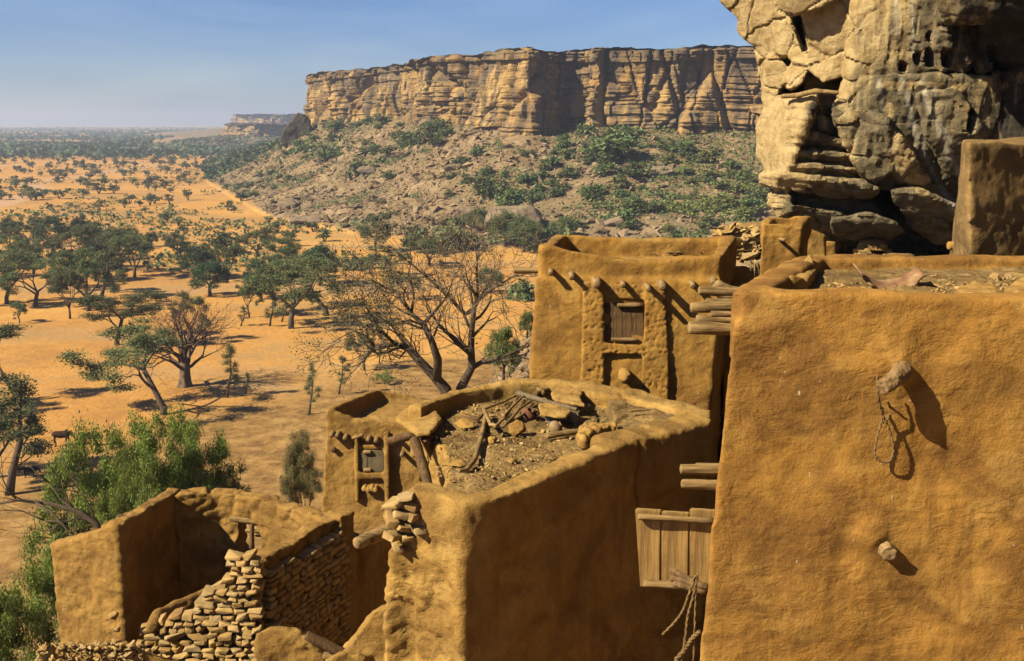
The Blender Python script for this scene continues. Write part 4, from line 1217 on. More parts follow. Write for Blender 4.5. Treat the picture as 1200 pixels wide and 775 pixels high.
# ---- the tall plastered granary at the right
def granary_big():
    t = thing('granary', 'tall smooth ochre mud granary with two wooden pegs, filling the right side of the picture', 'granary', (3.2, 8.6, -6))
    A = P(862, 340, 7.5); D = P(926, 300, 10.1); zr = A[2]
    top = [(A[0], A[1]), (5.3, 7.25), (5.3, 10.3), (D[0] + .05, 10.1)]
    bot = [(1.05, 7.22), (5.5, 6.95), (5.5, 10.6), (D[0] - .12, 10.4)]
    zf = zr - 0.20; zb = -8.5
    k = (zf - zr) / (zb - zr)
    mid = [(a[0] + (b[0] - a[0]) * k, a[1] + (b[1] - a[1]) * k) for a, b in zip(top, bot)]
    pc = [loft([(x, y, zb) for x, y in bot], [(x, y, zf) for x, y in mid])]
    zrs = [zr - .01, zr - .10, zr - .10, P(930, 300, 10.1)[2]]
    P4 = [(top[i][0], top[i][1], zrs[i]) for i in (0, 1, 2, 3)] + [(top[0][0], top[0][1], zrs[0])]
    # rim, set inward so that the outside stays flush
    c = np.mean([(p[0], p[1]) for p in P4[:4]], 0)
    th = 0.24
    ins = []
    for x, y, z in P4:
        ins.append((x + (0.12 if x < c[0] else -0.12), y + (0.12 if y < c[1] else -0.12), z))
    pc += wallseg(ins, th, zf - 0.3, 0.012, 3, 5)
    def fn(V, N):
        V = V.copy()
        q = V - np.array([P(1045, 425, 7.45)]); r = np.linalg.norm(q, axis=1)
        V[:, 1] -= 0.06 * np.exp(-(r / 0.13) ** 2) * (1 + .5 * fbm(V / .06, 2))
        q = V - np.array([P(1020, 628, 7.35)]); r = np.linalg.norm(q, axis=1)
        V[:, 1] -= 0.05 * np.exp(-(r / 0.11) ** 2) * (1 + .5 * fbm(V / .06, 2))
        return V
    clay('wall', pc, 0.026, MUD_BIG, t, 6, ((1.3, 0.07, 3), (0.35, 0.026, 4), (0.08, 0.005, 3)), fn)
    # roof dirt sheet
    xs = np.linspace(1.75, 5.1, 110); ys = np.linspace(7.6, 10.0, 80)
    X, Y = np.meshgrid(xs, ys)
    keep_l = 1.85 + (Y - 7.5) * (D[0] - A[0]) / 2.6
    X = np.maximum(X, keep_l)
    p = np.stack([X.ravel(), Y.ravel(), 0 * X.ravel()], 1)
    Z = zf + 0.035 + fbm(p / .35, 4, seed=4) * 0.05 + fbm(p / .05, 2, seed=8) * 0.012
    V = np.stack([p[:, 0], p[:, 1], Z], 1)
    i = (np.arange(79)[:, None] * 110 + np.arange(109)[None, :])
    F = np.stack([i, i + 1, i + 111, i + 110], -1).reshape(-1, 4)
    put('roof', V, F, ROOFDIRT, t)
    # upper peg, bent and drooping towards the left
    r0 = Vector(P(1047, 424, 7.62))
    d = [r0, r0 + Vector((0.0, -0.2, 0.02)), r0 + Vector((-.05, -.32, 0.01)), r0 + Vector((-.14, -.42, -.035)), r0 + Vector((-.235, -.47, -.075))]
    clay('peg', [tube(d, [0.055, 0.060, 0.062, 0.060, 0.052], 14, .1, 3)], .008, WOODY, t, 2, ((.09, .012, 3), (.03, .008, 3)), label='thick upper peg, bent down at its tip')
    r1 = Vector(P(1024, 626, 7.6))
    clay('peg', [tube([r1, r1 + Vector((0, -.2, 0)), r1 + Vector((-.01, -.36, -0.01))], [0.055, 0.062, 0.055], 14, .1, 4)], .008, WOODY, t, 2, ((.09, .012, 3), (.03, .008, 3)), label='short straight lower peg')
    # log ends sticking out of its left side
    wl = lambda px, py, Y: Vector(P(px, py, Y))
    specs = [((809, 384), (880, 391), .072, 9.6), ((817, 374), (880, 378), .045, 9.95), ((811, 361), (880, 357), .062, 10.0), ((828, 353), (880, 352), .034, 10.2), ((820, 341), (880, 347), .052, 10.25), ((834, 368), (880, 371), .036, 9.8)]
    for i, (a, b, r, Y) in enumerate(specs):
        p0 = wl(*a, Y); p1 = wl(*b, Y) + Vector((0.75, 0.05, 0))
        m = (p0 + p1) / 2 + Vector((0, 0, random.uniform(-.015, .015)))
        r *= .78; add_logs('beam', [p0, m, p1], [r * 1.05, r * 0.95, r], WOODX, t, 20 + i, 12)
    p0 = wl(838, 340, 10.6); add_logs('beam', [p0 + Vector((0, 0, .03)), wl(856, 346, 10.6), wl(880, 350, 10.6) + Vector((.6, 0, -.03))], [.075, .085, .07], WOODX, t, 33, 12)
    for i, (a, b, r, Y) in enumerate([((799, 550), (850, 553), .085, 8.5), ((800, 567), (850, 575), .075, 8.4), ((816, 546), (850, 551), .05, 8.75)]):
        p0 = wl(*a, Y); p1 = wl(*b, Y) + Vector((.5, 0.05, 0))
        r *= .62; add_logs('beam', [p0, (p0 + p1) / 2, p1], [r * .8, r * 1.0, r], WOODX, t, 40 + i, 9, label='split grey stub of a beam')
    return t, zf
TBIG, ZF = granary_big()

def rope_tube(pts, r, mat, name, label, cat='rope', group=None, seed=0):
    """two twisted strands"""
    pts = [Vector(p) for p in pts]
    fine = []
    n = len(pts)
    for i in range(n - 1):
        p0 = pts[max(0, i - 1)]; p1 = pts[i]; p2 = pts[i + 1]; p3 = pts[min(n - 1, i + 2)]
        for k in range(8):
            t = k / 8
            fine.append(0.5 * ((2 * p1) + (-p0 + p2) * t + (2 * p0 - 5 * p1 + 4 * p2 - p3) * t * t + (-p0 + 3 * p1 - 3 * p2 + p3) * t ** 3))
    fine.append(pts[-1])
    mb = MB()
    for ph in (0, math.pi):
        q = []
        for i, p in enumerate(fine):
            d = (fine[min(i + 1, len(fine) - 1)] - fine[max(i - 1, 0)]).normalized()
            a = d.cross(Vector((0.3, 1, 0.2))).normalized(); b = d.cross(a)
            w_ = i * 1.15 + ph
            q.append(p + (a * math.cos(w_) + b * math.sin(w_)) * r * 0.4)
        mb.add(*tube(q, r * 0.68, 6, 0.1, seed))
    return mb.put(name, mat, label=label, cat=cat, group=group)
r0 = P(1031, 447, 7.14)
R_ = lambda px, py, dy=0: P(px, py, 7.2 + dy + max(0, min(.1, (py - 450) / 400)))
rope_tube([R_(1028, 440, .05), R_(1029, 462), R_(1034, 485), R_(1042, 503), R_(1047, 525), R_(1043, 540), R_(1033, 541), R_(1025, 532), R_(1028, 512), R_(1034, 490), R_(1034, 478)], 0.009, ROPE, 'rope_loop', 'thin old rope looped over the upper peg of the tall granary')
rope_tube([R_(1040, 470, .05), R_(1043, 480, .12), R_(1040, 492, .05), R_(1036, 496)], 0.009, ROPE, 'rope_end', 'short frayed rope end knotted to the hanging loop')

# sherds and crusts on its roof
def crust(name, pxy, z, th, mat, label, cat, group=None, curve=0.0, seed=0, tilt=0.0):
    """thin broken slab; outline given where it lies on the roof at height z"""
    pts = [PZ(px, py, z) for px, py in pxy]
    c = np.mean(pts, 0)
    b = [(p[0], p[1], z + tilt * (p[0] - c[0])) for p in pts]
    tp = [(p[0], p[1], z + th + tilt * (p[0] - c[0]) + curve * ((p[0] - c[0]) ** 2 + (p[1] - c[1]) ** 2)) for p in pts]
    sz = max(np.ptp([p[0] for p in pts]), np.ptp([p[1] for p in pts]))
    return clay(name, [loft(b, tp)], max(0.012, sz / 45), mat, None, 1, ((sz * .35, th * .5, 3), (sz * .1, th * .25, 2)), label=label, cat=cat, group=group)
z0 = ZF + 0.04
def sherd():
    # curved piece of a broken jar lying on its back
    mb = MB(); V = []
    c = PZ(1042, 336, z0); nu, nv = 26, 10
    for i in range(nu):
        a = -1.25 + 2.3 * i / (nu - 1)
        for j in range(nv):
            b = (j / (nv - 1) - .5)
            wob = 0.05 * math.sin(i * 1.3) * abs(b)
            w_ = 0.17 * (1 - 0.35 * abs(i / (nu - 1) - .5) * 1.6) + wob
            V.append((c[0] + math.sin(a) * 0.30, c[1] + b * w_ * 1.5 + 0.08 * math.sin(a), c[2] + 0.30 * (1 - math.cos(a)) * 0.75 + 0.015 + b * .05))
    V = np.array(V)
    i = np.arange(nu - 1)[:, None] * nv + np.arange(nv - 1)[None, :]
    F = np.stack([i, i + 1, i + nv + 1, i + nv], -1).reshape(-1, 4)
    n = len(V)
    ctr = np.array([c[0], c[1], c[2] + .28]); dirv = V - ctr; dirv /= np.linalg.norm(dirv, axis=1)[:, None]
    V2 = np.concatenate([V, V + dirv * 0.018])
    F2 = [tuple(f) for f in F[:, ::-1]] + [tuple(f + n) for f in F]
    idx = np.arange(n).reshape(nu, nv)
    ring = list(idx[0]) + list(idx[1:, -1]) + list(idx[-1, ::-1][1:]) + list(idx[::-1, 0][1:-1])
    for a, b in zip(ring, ring[1:] + ring[:1]): F2.append((a, b, b + n, a + n))
    t = NT('jar_clay'); nz = t.noise(9, 5); t.bump(nz, .4, .01)
    m = t.color(t.ramp(nz, [(0.35, (0.24, 0.12, 0.07)), (0.55, (0.40, 0.23, 0.12)), (0.7, (0.52, 0.36, 0.2))]))
    put('jar_sherd', V2, F2, m, label='large curved reddish sherd of a broken jar on the roof of the tall granary', cat='sherd')
sherd()
crust('mud_crust', [(908, 340), (928, 326), (950, 320), (958, 327), (946, 343), (925, 345)], z0, .05, MUD_PALE, 'pale crust of mud in the left corner of the tall granary roof', 'mud crust', curve=.3, seed=1)
crust('mud_crust', [(1118, 347), (1140, 340), (1160, 343), (1175, 352), (1150, 358), (1128, 354)], z0, .06, MUD_PALE, 'pale broken crust at the right of the tall granary roof', 'mud crust', curve=.2, seed=2)
crust('mud_crust', [(1176, 346), (1205, 336), (1230, 340), (1225, 360), (1190, 358)], z0, .06, MUD_PALE, 'pale crust at the right frame edge on the tall granary roof', 'mud crust', curve=.2, seed=3)
crust('mud_crust', [(972, 345), (990, 341), (999, 345), (990, 352), (978, 350)], z0, .03, MUD_PALE, 'small crust near the front rim of the tall granary roof', 'mud crust', seed=4)
def pebbles(name, n, pick, szr, mat, label, seed):
    rd = np.random.default_rng(seed); pos = np.array([pick(rd) for _ in range(n)])
    V, F = scatter_rocks(pos, np.exp(rd.normal(math.log(szr), .4, n)), rd)
    put(name, V, F, mat, smooth=False, kind='stuff', label=label)
def pk(rd):
    px = rd.uniform(925, 1215); py = rd.uniform(322, 349); q = PZ(px, py, z0); return q
pebbles('gravel', 900, pk, .014, STONEWALL, 'bits of gravel and dry mud strewn over the tall granary roof', 3)

# ---- the carved granary
def granary_carved():
    t = thing('granary', 'square ochre granary with a framed wooden shutter and a row of pegs over it', 'granary', (1.6, 16, -9))
    Yf = lambda py: 15.0 - 0.30 * (py - 292) / 158
    fp = lambda px, py, o=0.0: P(px, py, Yf(py) - o)
    TL = fp(631, 291); TR = fp(849, 300); BL = fp(614, 520); BR = fp(826, 560)
    z0_ = -9.5
    s = (z0_ - TL[2]) / (BL[2] - TL[2]); BL = TL + (BL - TL) * s
    s = (z0_ - TR[2]) / (BR[2] - TR[2]); BR = TR + (BR - TR) * s
    bl = P(649, 274, 17.3); br = P(861, 277, 17.3)
    zf = TL[2] - 0.42
    top = [(TL[0], TL[1]), (TR[0], TR[1]), (br[0], 17.3), (bl[0], 17.3)]
    bot = [(BL[0], BL[1]), (BR[0], BR[1]), (br[0] + .1, 17.6), (bl[0] - .25, 17.6)]
    k = (zf - TL[2]) / (z0_ - TL[2])
    mid = [(a[0] + (b[0] - a[0]) * k, a[1] + (b[1] - a[1]) * k) for a, b in zip(top, bot)]
    pc = [loft([(x, y, z0_) for x, y in bot], [(x, y, zf) for x, y in mid])]
    fm = fp(740, 304)
    rim = [(TL[0] + .1, TL[1] + .1, TL[2] + .03), (fm[0], fm[1] + .1, fm[2] - .03), (TR[0] - .1, TR[1] + .1, TR[2] + .0), (br[0] - .1, 17.2, br[2]), ((bl[0] + br[0]) / 2, 17.2, (bl[2] + br[2]) / 2 - .07), (bl[0] + .1, 17.2, bl[2]), (TL[0] + .1, TL[1] + .1, TL[2] + .03)]
    pc += wallseg(rim, .2, zf - .3, .012, 5, 5)
    def fn(V, N):
        V = V.copy()
        d = worley(V / 0.6, 3)[2]
        return V
    clay('wall', pc, 0.032, MUD_A, t, 6, ((1.0, 0.05, 3), (0.3, 0.022, 3), (0.08, 0.006, 2)))
    # roof floor
    X, Y = np.meshgrid(np.linspace(TL[0] + .2, TR[0] - .15, 60), np.linspace(15.15, 17.15, 40))
    X = X + (Y - 15) * (bl[0] - TL[0]) / 2.3 * 0.9
    p = np.stack([X.ravel(), Y.ravel(), 0 * X.ravel()], 1)
    V = np.stack([p[:, 0], p[:, 1], zf + .05 + fbm(p / .5, 3, seed=9) * .05], 1)
    i = (np.arange(39)[:, None] * 60 + np.arange(59)[None, :]); put('roof', V, np.stack([i, i + 1, i + 61, i + 60], -1).reshape(-1, 4), MUD_PALE, t)
    # moulded frame round the shutter
    def blk(pts, o): return hull([fp(x, y, o) for x, y in pts] + [fp(x, y, -0.12) for x, y in pts])
    fr = [blk([(683, 330), (706, 330), (708, 350), (706, 400), (708, 440), (707, 500), (680, 500), (683, 440)], .10),
          blk([(756, 332), (780, 333), (783, 400), (784, 450), (782, 500), (750, 500), (752, 440), (756, 400)], .10),
          blk([(700, 332), (762, 334), (760, 352), (702, 350)], .05),
          blk([(700, 402), (762, 404), (762, 416), (700, 415)], .10)]
    clay('shutter_frame', fr, 0.022, MUD_A, t, 5, ((0.4, 0.02, 2),), pits_fn(0.055, 0.024, 4, .42))
    # recess lining and shutter
    sh = thing_part('shutter', t, fp(731, 400))
    n = 0
    for (x0, x1) in ((708, 718.5), (719, 729), (729.6, 740), (740.6, 753.5)):
        a = [fp(x0, 355, .03), fp(x1, 355, .03), fp(x1, 399, .03), fp(x0, 399, .03)]
        b = [q + np.array([0, .05, 0]) for q in a]
        V, F = hull(a + b)
        put('plank', np.array(V), F, SHUTTER, sh, smooth=False)
    for (a, b, r) in (((724, 358), (750, 358), .03), ((717, 398), (747, 398.5), .028)):
        add_logs('batten', [fp(*a, .07), fp(*b, .07)], r, WOODX, sh, 2, 8)
    # pegs
    for i, (px, py, L_, r) in enumerate([(645, 319, .16, .05), (669, 323, .22, .055), (698, 331, .24, .085), (729, 333, .17, .05), (756, 335, .38, .05), (773, 333, .32, .07), (809, 333, .22, .055), (834, 330, .14, .07)]):
        p = Vector(fp(px + 1, py - 1)); 
        add_logs('peg', [p + Vector((0, .15, 0)), p + Vector((0, -L_ * .5, .01)), p + Vector((-.01, -L_, -.01))], [r * .8, r * .78, r * .72], WOODY, t, i, 10)
    p = Vector(fp(731, 437)); mb = MB(); mb.add(*tube([p + Vector((0, .1, 0)), p + Vector((0, -.12, 0)), p + Vector((-.01, -.26, -.01)), p + Vector((-.01, -.265, -.01)), p + Vector((0, -.20, 0))], [.075, .085, .088, .045, .04], 16, .03))
    mb.put('spout', MUD_PALE, t)
    # side beam
    a = Vector(P(603, 317, 15.6)); b = Vector(P(640, 316, 15.6)) + Vector((.3, 0, 0))
    add_logs('beam', [a, (a + b) / 2 + Vector((0, 0, -.01)), b], [.05, .042, .05], WOODX, t, 8, 10)
    return zf
def thing_part(name, parent, loc):
    o = bpy.data.objects.new(name, None); COL.objects.link(o); WL[o.name] = Vector(loc); o.parent = parent
    o.location = Vector(loc) - WL[parent.name]; return o
ZC = granary_carved()
def twigpile():
    rd = random.Random(4); mb = MB()
    for k in range(130):
        px = rd.gauss(812, 17); py = rd.uniform(289, 296) + abs(px - 812) * .06
        p = Vector(PZ(px, py, ZC + .1)) + Vector((0, 0, rd.uniform(0, .08) * max(0, 1 - abs(px - 812) / 35)))
        a = rd.uniform(0, 3.14); L_ = rd.uniform(.08, .22)
        d = Vector((math.cos(a), math.sin(a), rd.uniform(-.15, .15))) * L_
        mb.add(*tube([p - d, p + Vector((0, 0, .01)), p + d], rd.uniform(.006, .014), 4))
    mb.put('twig_pile', WOODX, label='heap of short dry twigs on the roof of the carved granary', cat='twigs')
twigpile()

# ---- the broken roofed house in the middle
ZM = -3.2
mz = lambda px, py, z=ZM: PZ(px, py, z)
def house_mid():
    t = thing('mud_house', 'low mud house with a sagging debris covered roof and one wall in deep shade', 'house', (0.7, 10.8, -7.5))
    outer = [(518, 583), (540, 590), (562, 585), (600, 573), (660, 550), (705, 533), (741, 519), (795, 500), (832, 490), (836, 476), (805, 466), (750, 456), (690, 449), (640, 446), (590, 448), (535, 456), (489, 476),
             (503, 492), (519, 506), (523, 535), (516, 562), (482, 575)]
    o = [mz(*p) for p in outer]
    zf = ZM - 0.20
    top = [(p[0], p[1], zf) for p in o]
    bot = [(p[0], p[1], -9.6) for p in o]
    pc = [loft(bot, top)]
    def ins(pts, w):
        c = np.mean([(p[0], p[1]) for p in o], 0)
        out = []
        for p in pts:
            d = c - p[:2]; d /= np.linalg.norm(d); out.append((p[0] + d[0] * w, p[1] + d[1] * w, p[2]))
        return out
    front = [mz(482, 575), mz(518, 582), mz(540, 588), mz(562, 584), mz(600, 572), mz(660, 549), mz(705, 532), mz(741, 517)]
    pc += wallseg([tuple(p) for p in ins(front, .13)], .26, zf - .4, .012, 7, 3)
    q = [mz(741, 517), mz(795, 500), mz(830, 488), mz(830, 477)]
    pc += wallseg([tuple(p) for p in ins(q, .2)], .42, zf - .4, .015, 8, 3)
    q = [mz(830, 478), mz(800, 467), mz(750, 457), mz(690, 450)]
    pc += wallseg([tuple(p) for p in ins(q, .2)], .40, zf - .4, .012, 9, 3)
    q = [mz(690, 450), mz(640, 447), mz(590, 449), mz(535, 457), mz(489, 477)]
    pc += wallseg([(p[0], p[1] - .1, p[2] + .04) for p in q], .20, zf - .4, .02, 10, 3)
    # broken stub carrying the left corner
    pc.append(hull([P(x, y, Y_) for x, y in ((456, 648), (500, 632), (542, 640), (546, 900), (440, 900)) for Y_ in (9.35,)] + [P(500, 632, 10.6), P(470, 648, 10.6), P(546, 900, 10.6), P(450, 900, 10.6)]))
    pc.append(hull([P(x, y, Y_) for x, y in ((486, 585), (538, 600), (542, 700), (462, 700), (462, 640), (478, 622)) for Y_ in (9.32, 9.9)]))
    def fn(V, N):
        # one long crack in the shaded wall and cavities in the crumbling corner
        u = V[:, 0] / V[:, 1]
        pxl = 600 + u * FPX / 1.0
        cr = np.exp(-((V[:, 0] - (1.30 + 0.10 * (V[:, 2] + 3.2) * -0.25 + 0.03 * np.sin(V[:, 2] * 9))) / 0.02) ** 2) * (V[:, 2] < -3.2) * (V[:, 2] > -4.2)
        V = V - N * (cr * .05)[:, None]
        left = (1 - sstep(-.75, -.35, V[:, 0])) * (V[:, 2] < -3.6)
        f1, f2, c = worley((V + fbm(V / .2, 3)[:, None] * .06) / np.array([.26, .26, .15]), 6)
        V = V - N * (left * (0.035 * (c - .3) + 0.018 * np.exp(-((f2 - f1) / .1) ** 2) + .035 * fbm(V / .12, 3, seed=66)))[:, None]
        return V
    clay('wall', pc, 0.030, MUD_PALE, t, 14, ((0.9, 0.05, 3), (0.25, 0.022, 3), (0.08, 0.010, 2)), fn)
    # roof surface: sagging, crusted
    inner = [(p[0], p[1]) for p in o]
    nx, ny = 150, 170
    xs = np.linspace(min(p[0] for p in inner) + .05, max(p[0] for p in inner) - .05, nx); ys = np.linspace(min(p[1] for p in inner) + .05, max(p[1] for p in inner), ny)
    X, Y = np.meshgrid(xs, ys); p = np.stack([X.ravel(), Y.ravel(), 0 * X.ravel()], 1)
    d, _, _ = pdist(p[:, 0], p[:, 1], inner + [inner[0]])
    ins_ = np.zeros(len(p), bool)
    for (ax, ay), (bx, by) in zip(inner, inner[1:] + inner[:1]):
        c = ((ay > p[:, 1]) != (by > p[:, 1])) & (p[:, 0] < (bx - ax) * (p[:, 1] - ay) / (by - ay + 1e-12) + ax)
        ins_ ^= c
    f1, f2, cc = worley(p / .42, 8)
    Z = zf + .03 + fbm(p / .6, 4, seed=14) * .05 + fbm(p / .11, 3, seed=15) * .022 + (cc - .5) * .03
    Z = np.where(p[:, 0] > 1.15, Z + .11, Z)
    good = (ins_ & (d > .03)).reshape(ny, nx)
    i = (np.arange(ny - 1)[:, None] * nx + np.arange(nx - 1)[None, :])
    ok = good[:-1, :-1] & good[1:, :-1] & good[:-1, 1:] & good[1:, 1:]
    F = np.stack([i, i + 1, i + nx + 1, i + nx], -1)[ok]
    V = np.stack([p[:, 0], p[:, 1], Z], 1)
    used = np.unique(F); remap = -np.ones(len(V), int); remap[used] = np.arange(len(used))
    put('roof', V[used], remap[F], ROOFDIRT, t)
    # dark timbers in the hole at its left edge
    for i, (a, b, r) in enumerate([((486, 515), (503, 572), .055), ((498, 514), (512, 545), .05), ((503, 512), (521, 527), .04)]):
        p0 = Vector(PZ(*a, -3.35)); p1 = Vector(PZ(*b, -3.75)); add_logs('timber', [p0, (p0 + p1) / 2, p1], [r, r, r * .9], SHUTTER, t, 60 + i, 9)
    a = Vector(P(418, 637, 9.6)); b = Vector(P(445, 626, 9.8)); c = Vector(P(485, 612, 10.1))
    add_logs('beam', [a, b, c], [.055, .065, .07], WOODX, t, 70, 12, label='broken beam end jutting from the crumbled corner')
    a = Vector(P(455, 518, 11.6)); b = Vector(P(490, 508, 11.6)); add_logs('beam', [a, b], [.05, .045], SHUTTER, t, 71, 9, label='dark beam end under the pale roof slab')
    mb = MB(); rd = random.Random(8)
    for (px, py, w_, h_) in [(462, 590, 22, 7), (476, 581, 26, 7), (484, 590, 20, 12), (470, 600, 22, 9), (459, 609, 14, 12), (472, 615, 20, 8), (484, 604, 18, 10), (490, 618, 20, 10), (462, 628, 14, 10), (478, 628, 16, 9), (497, 609, 16, 9), (466, 640, 16, 9), (505, 622, 16, 8)]:
        c = P(px, py, 9.25 + rd.uniform(-.05, .1)); s_ = 9.6 / FPX
        q = [c + np.array([rd.uniform(.75, 1) * sx * w_ * s_ * .55, rd.uniform(.6, 1) * sy * .14, rd.uniform(.6, 1) * sz * h_ * s_ * .5]) for sx in (-1, 1) for sy in (-1, 1) for sz in (-1, 1)]
        q += [c + np.array([rd.uniform(-1, 1) * w_ * s_ * .6, rd.uniform(-.15, .15), rd.uniform(-.3, .3) * h_ * s_]) for _ in range(3)]
        Vh, Fh = hull(q); M_ = np.array(Matrix.Rotation(rd.uniform(-.35, .35), 3, 'Y') @ Matrix.Rotation(rd.uniform(-.5, .5), 3, 'Z')); Vh = (np.array(Vh) - c) @ M_.T * rd.uniform(.75, 1.05) + c
        mb.add(Vh, Fh)
    bevel_mb(mb, .02, 'corner_stones', STONEWALL, t, label='flat stones laid bare in the crumbled corner')
    return zf
ZR = house_mid() + .05
GS = 'debris lying on the sagging roof'
def stick(pxs, r, label, z=0.05, mat=WOODX, lift=0.0, name='stick'):
    pts = [Vector(PZ(px, py, ZR + z + (lift * i / max(1, len(pxs) - 1)))) for i, (px, py) in enumerate(pxs)]
    return add_logs(name, pts, [r * (1.05 - .35 * i / (len(pts) - 1)) for i in range(len(pts))], mat, seed=len(WL), n=7, label=label, cat='stick', group=GS)
stick([(641, 511), (690, 504), (751, 497)], .035, 'long pale pole lying across the right of the sagging roof', mat=WOODX, name='pole')
stick([(607, 461), (640, 471), (676, 480)], .035, 'thick grey timber lying over the pale slabs', .14, SHUTTER_G, name='timber')
stick([(676, 482), (688, 478), (691, 477)], .045, 'short grey stump end beside the pale slabs', .05, SHUTTER_G, name='stump')
stick([(569, 489), (565, 510), (556, 540), (547, 550), (538, 552)], .028, 'crooked pale branch bent towards the near wall', .04, WOODX, name='branch')
stick([(567, 480), (575, 498), (590, 500), (600, 490), (615, 470)], .022, 'bowed stick among the bundle', .1)
stick([(590, 488), (603, 474), (616, 462)], .018, 'thin stick crossing the bundle, upper end at the far rim', .14)
stick([(594, 492), (609, 479), (622, 470)], .018, 'thin stick lying right beside the bundle', .1)
stick([(598, 495), (616, 484), (624, 472)], .016, 'right hand thin stick of the bundle', .08)
stick([(580, 500), (594, 488), (606, 466)], .016, 'left hand thin stick of the bundle', .12)
stick([(566, 480), (590, 471), (606, 463)], .015, 'long thin stick pointing from the bundle to the far left', .03)
stick([(625, 449), (630, 455), (637, 461)], .04, 'stub of wood leaning on the far rim', .1, WOODX, name='stub')
stick([(628, 462), (640, 458), (646, 453)], .03, 'dark stub of wood by the far rim left of the slab', .1, SHUTTER, name='stub')
stick([(622, 466), (636, 464), (646, 461)], .025, 'dark stick under the upper pale slab', .06, SHUTTER)
stick([(738, 482), (762, 480)], .014, 'thin twig on the pale mud at the right of the roof', .14, name='twig')
stick([(693, 500), (698, 488)], .012, 'tiny twig in the dirt below the grey stump', .03, name='twig')
stick([(552, 488), (560, 492), (566, 486), (570, 490)], .02, 'knobbly root left of the bundle', .05, SHUTTER, name='root')
crust('roof_slab', [(645, 464), (656, 453), (668, 455), (683, 461), (680, 469), (686, 478), (672, 476), (650, 472)], ZR + .13, .035, MUD_PALE, 'upper pale broken mud slab on the sagging roof', 'mud slab', GS, seed=5)
crust('roof_slab', [(631, 477), (640, 474), (652, 477), (670, 484), (664, 491), (650, 491), (633, 488)], ZR + .12, .035, MUD_PALE, 'lower pale broken mud slab resting on the pots', 'mud slab', GS, seed=6)
crust('roof_slab', [(462, 492), (474, 483), (486, 477), (500, 480), (511, 487), (519, 498), (513, 507), (504, 515), (488, 514), (474, 503)], ZM - .13, .07, MUD_PALE, 'large pale slab sagging over the broken left edge of the roof', 'mud slab', GS, seed=7, tilt=.12)
crust('mud_ridge', [(676, 523), (682, 513), (697, 508), (720, 508), (722, 512), (704, 515), (690, 522), (684, 527)], ZR + .02, .12, MUD_PALE, 'curved ridge of mud along the near rim of the roof', 'mud lump', GS, seed=8)
def pot(px, py, r, squash, label, col, z=.0, tilt=0.0):
    c = PZ(px, py, ZR + z); prof = []
    for k in range(10):
        a = -0.9 + (2.05) * k / 9
        prof.append((math.cos(a) * r, math.sin(a) * r * squash))
    prof += [(r * .38, prof[-1][1] + r * .02), (r * .46, prof[-1][1] + r * .16), (r * .38, prof[-1][1] + r * .17), (r * .3, prof[-1][1] - r * .1), (0.001, prof[-1][1] - r * .25)]
    n = 24; V = []; F = []
    for (rr, zz) in prof:
        for k in range(n):
            a = 6.2832 * k / n; V.append((rr * math.cos(a), rr * math.sin(a), zz))
    for i in range(len(prof) - 1):
        for k in range(n): F.append((i * n + k, i * n + (k + 1) % n, (i + 1) * n + (k + 1) % n, (i + 1) * n + k))
    F.append(tuple(reversed(range(n))))
    M = np.array(Matrix.Rotation(tilt, 3, 'X') @ Matrix.Rotation(tilt * .7, 3, 'Y'))
    V = np.array(V) @ M.T + c + np.array([0, 0, r * squash * .7])
    t = NT('pot_clay'); nz = t.noise(14, 5); t.bump(nz, .4, .01)
    m = t.color(t.ramp(nz, [(0.35, tuple(x * .6 for x in col)), (0.65, col)]))
    put('clay_pot', V, F, m, label=label, cat='pot', group=GS)
pot(619, 491, .095, .75, 'reddish brown clay pot left of the lower pale slab', (0.26, 0.12, 0.07), 0, .5)
pot(646, 497, .10, .7, 'grey clay pot under the front of the lower pale slab', (0.33, 0.30, 0.25), 0, 2.9)
pot(651, 507, .085, .85, 'tan clay pot upside down in front of the grey one', (0.46, 0.31, 0.17), 0, 3.1)
pot(671, 494, .085, .7, 'pale clay pot at the right end of the lower pale slab', (0.48, 0.38, 0.24), 0, 2.7)
def rock_at(px, py, z, w, h, label, seed, mat=MUD_PALE, cat='stone', group=GS, name='stone'):
    c = PZ(px, py, z); rd = np.random.default_rng(seed); q = rd.normal(size=(14, 3)); q /= np.linalg.norm(q, axis=1)[:, None]
    V = q * np.array([w / 2, w / 2.4, h / 2]) + c + np.array([0, 0, h * .3])
    clay(name, [hull(V)], w / 22, mat, None, 1, ((w * .4, w * .06, 3), (w * .12, w * .03, 2)), label=label, cat=cat, group=group)
rock_at(537, 546, ZR, .20, .07, 'flat oval stone near the crooked branch', 1)
rock_at(577, 519, ZR, .14, .09, 'small stone left of the brown clod', 2)
rock_at(606, 510, ZR, .20, .22, 'brown upright clod of earth in the middle of the roof', 3, MUD_RUIN)
rock_at(545, 500, ZR, .34, .10, 'low hump of dried mud left of the bundle', 4)
rock_at(603, 540, ZR, .09, .05, 'pebble on the near part of the roof', 5)
def pk2(rd):
    while True:
        px = rd.uniform(510, 750); py = rd.uniform(458, 565)
        if py < 588 - (px - 540) * .36 and py > 468 - (px - 500) * .07 : return PZ(px, py, ZR)
pebbles('roof_rubble', 1500, pk2, .013, STONEWALL, 'crumbs of dry mud and gravel on the sagging roof', 6)

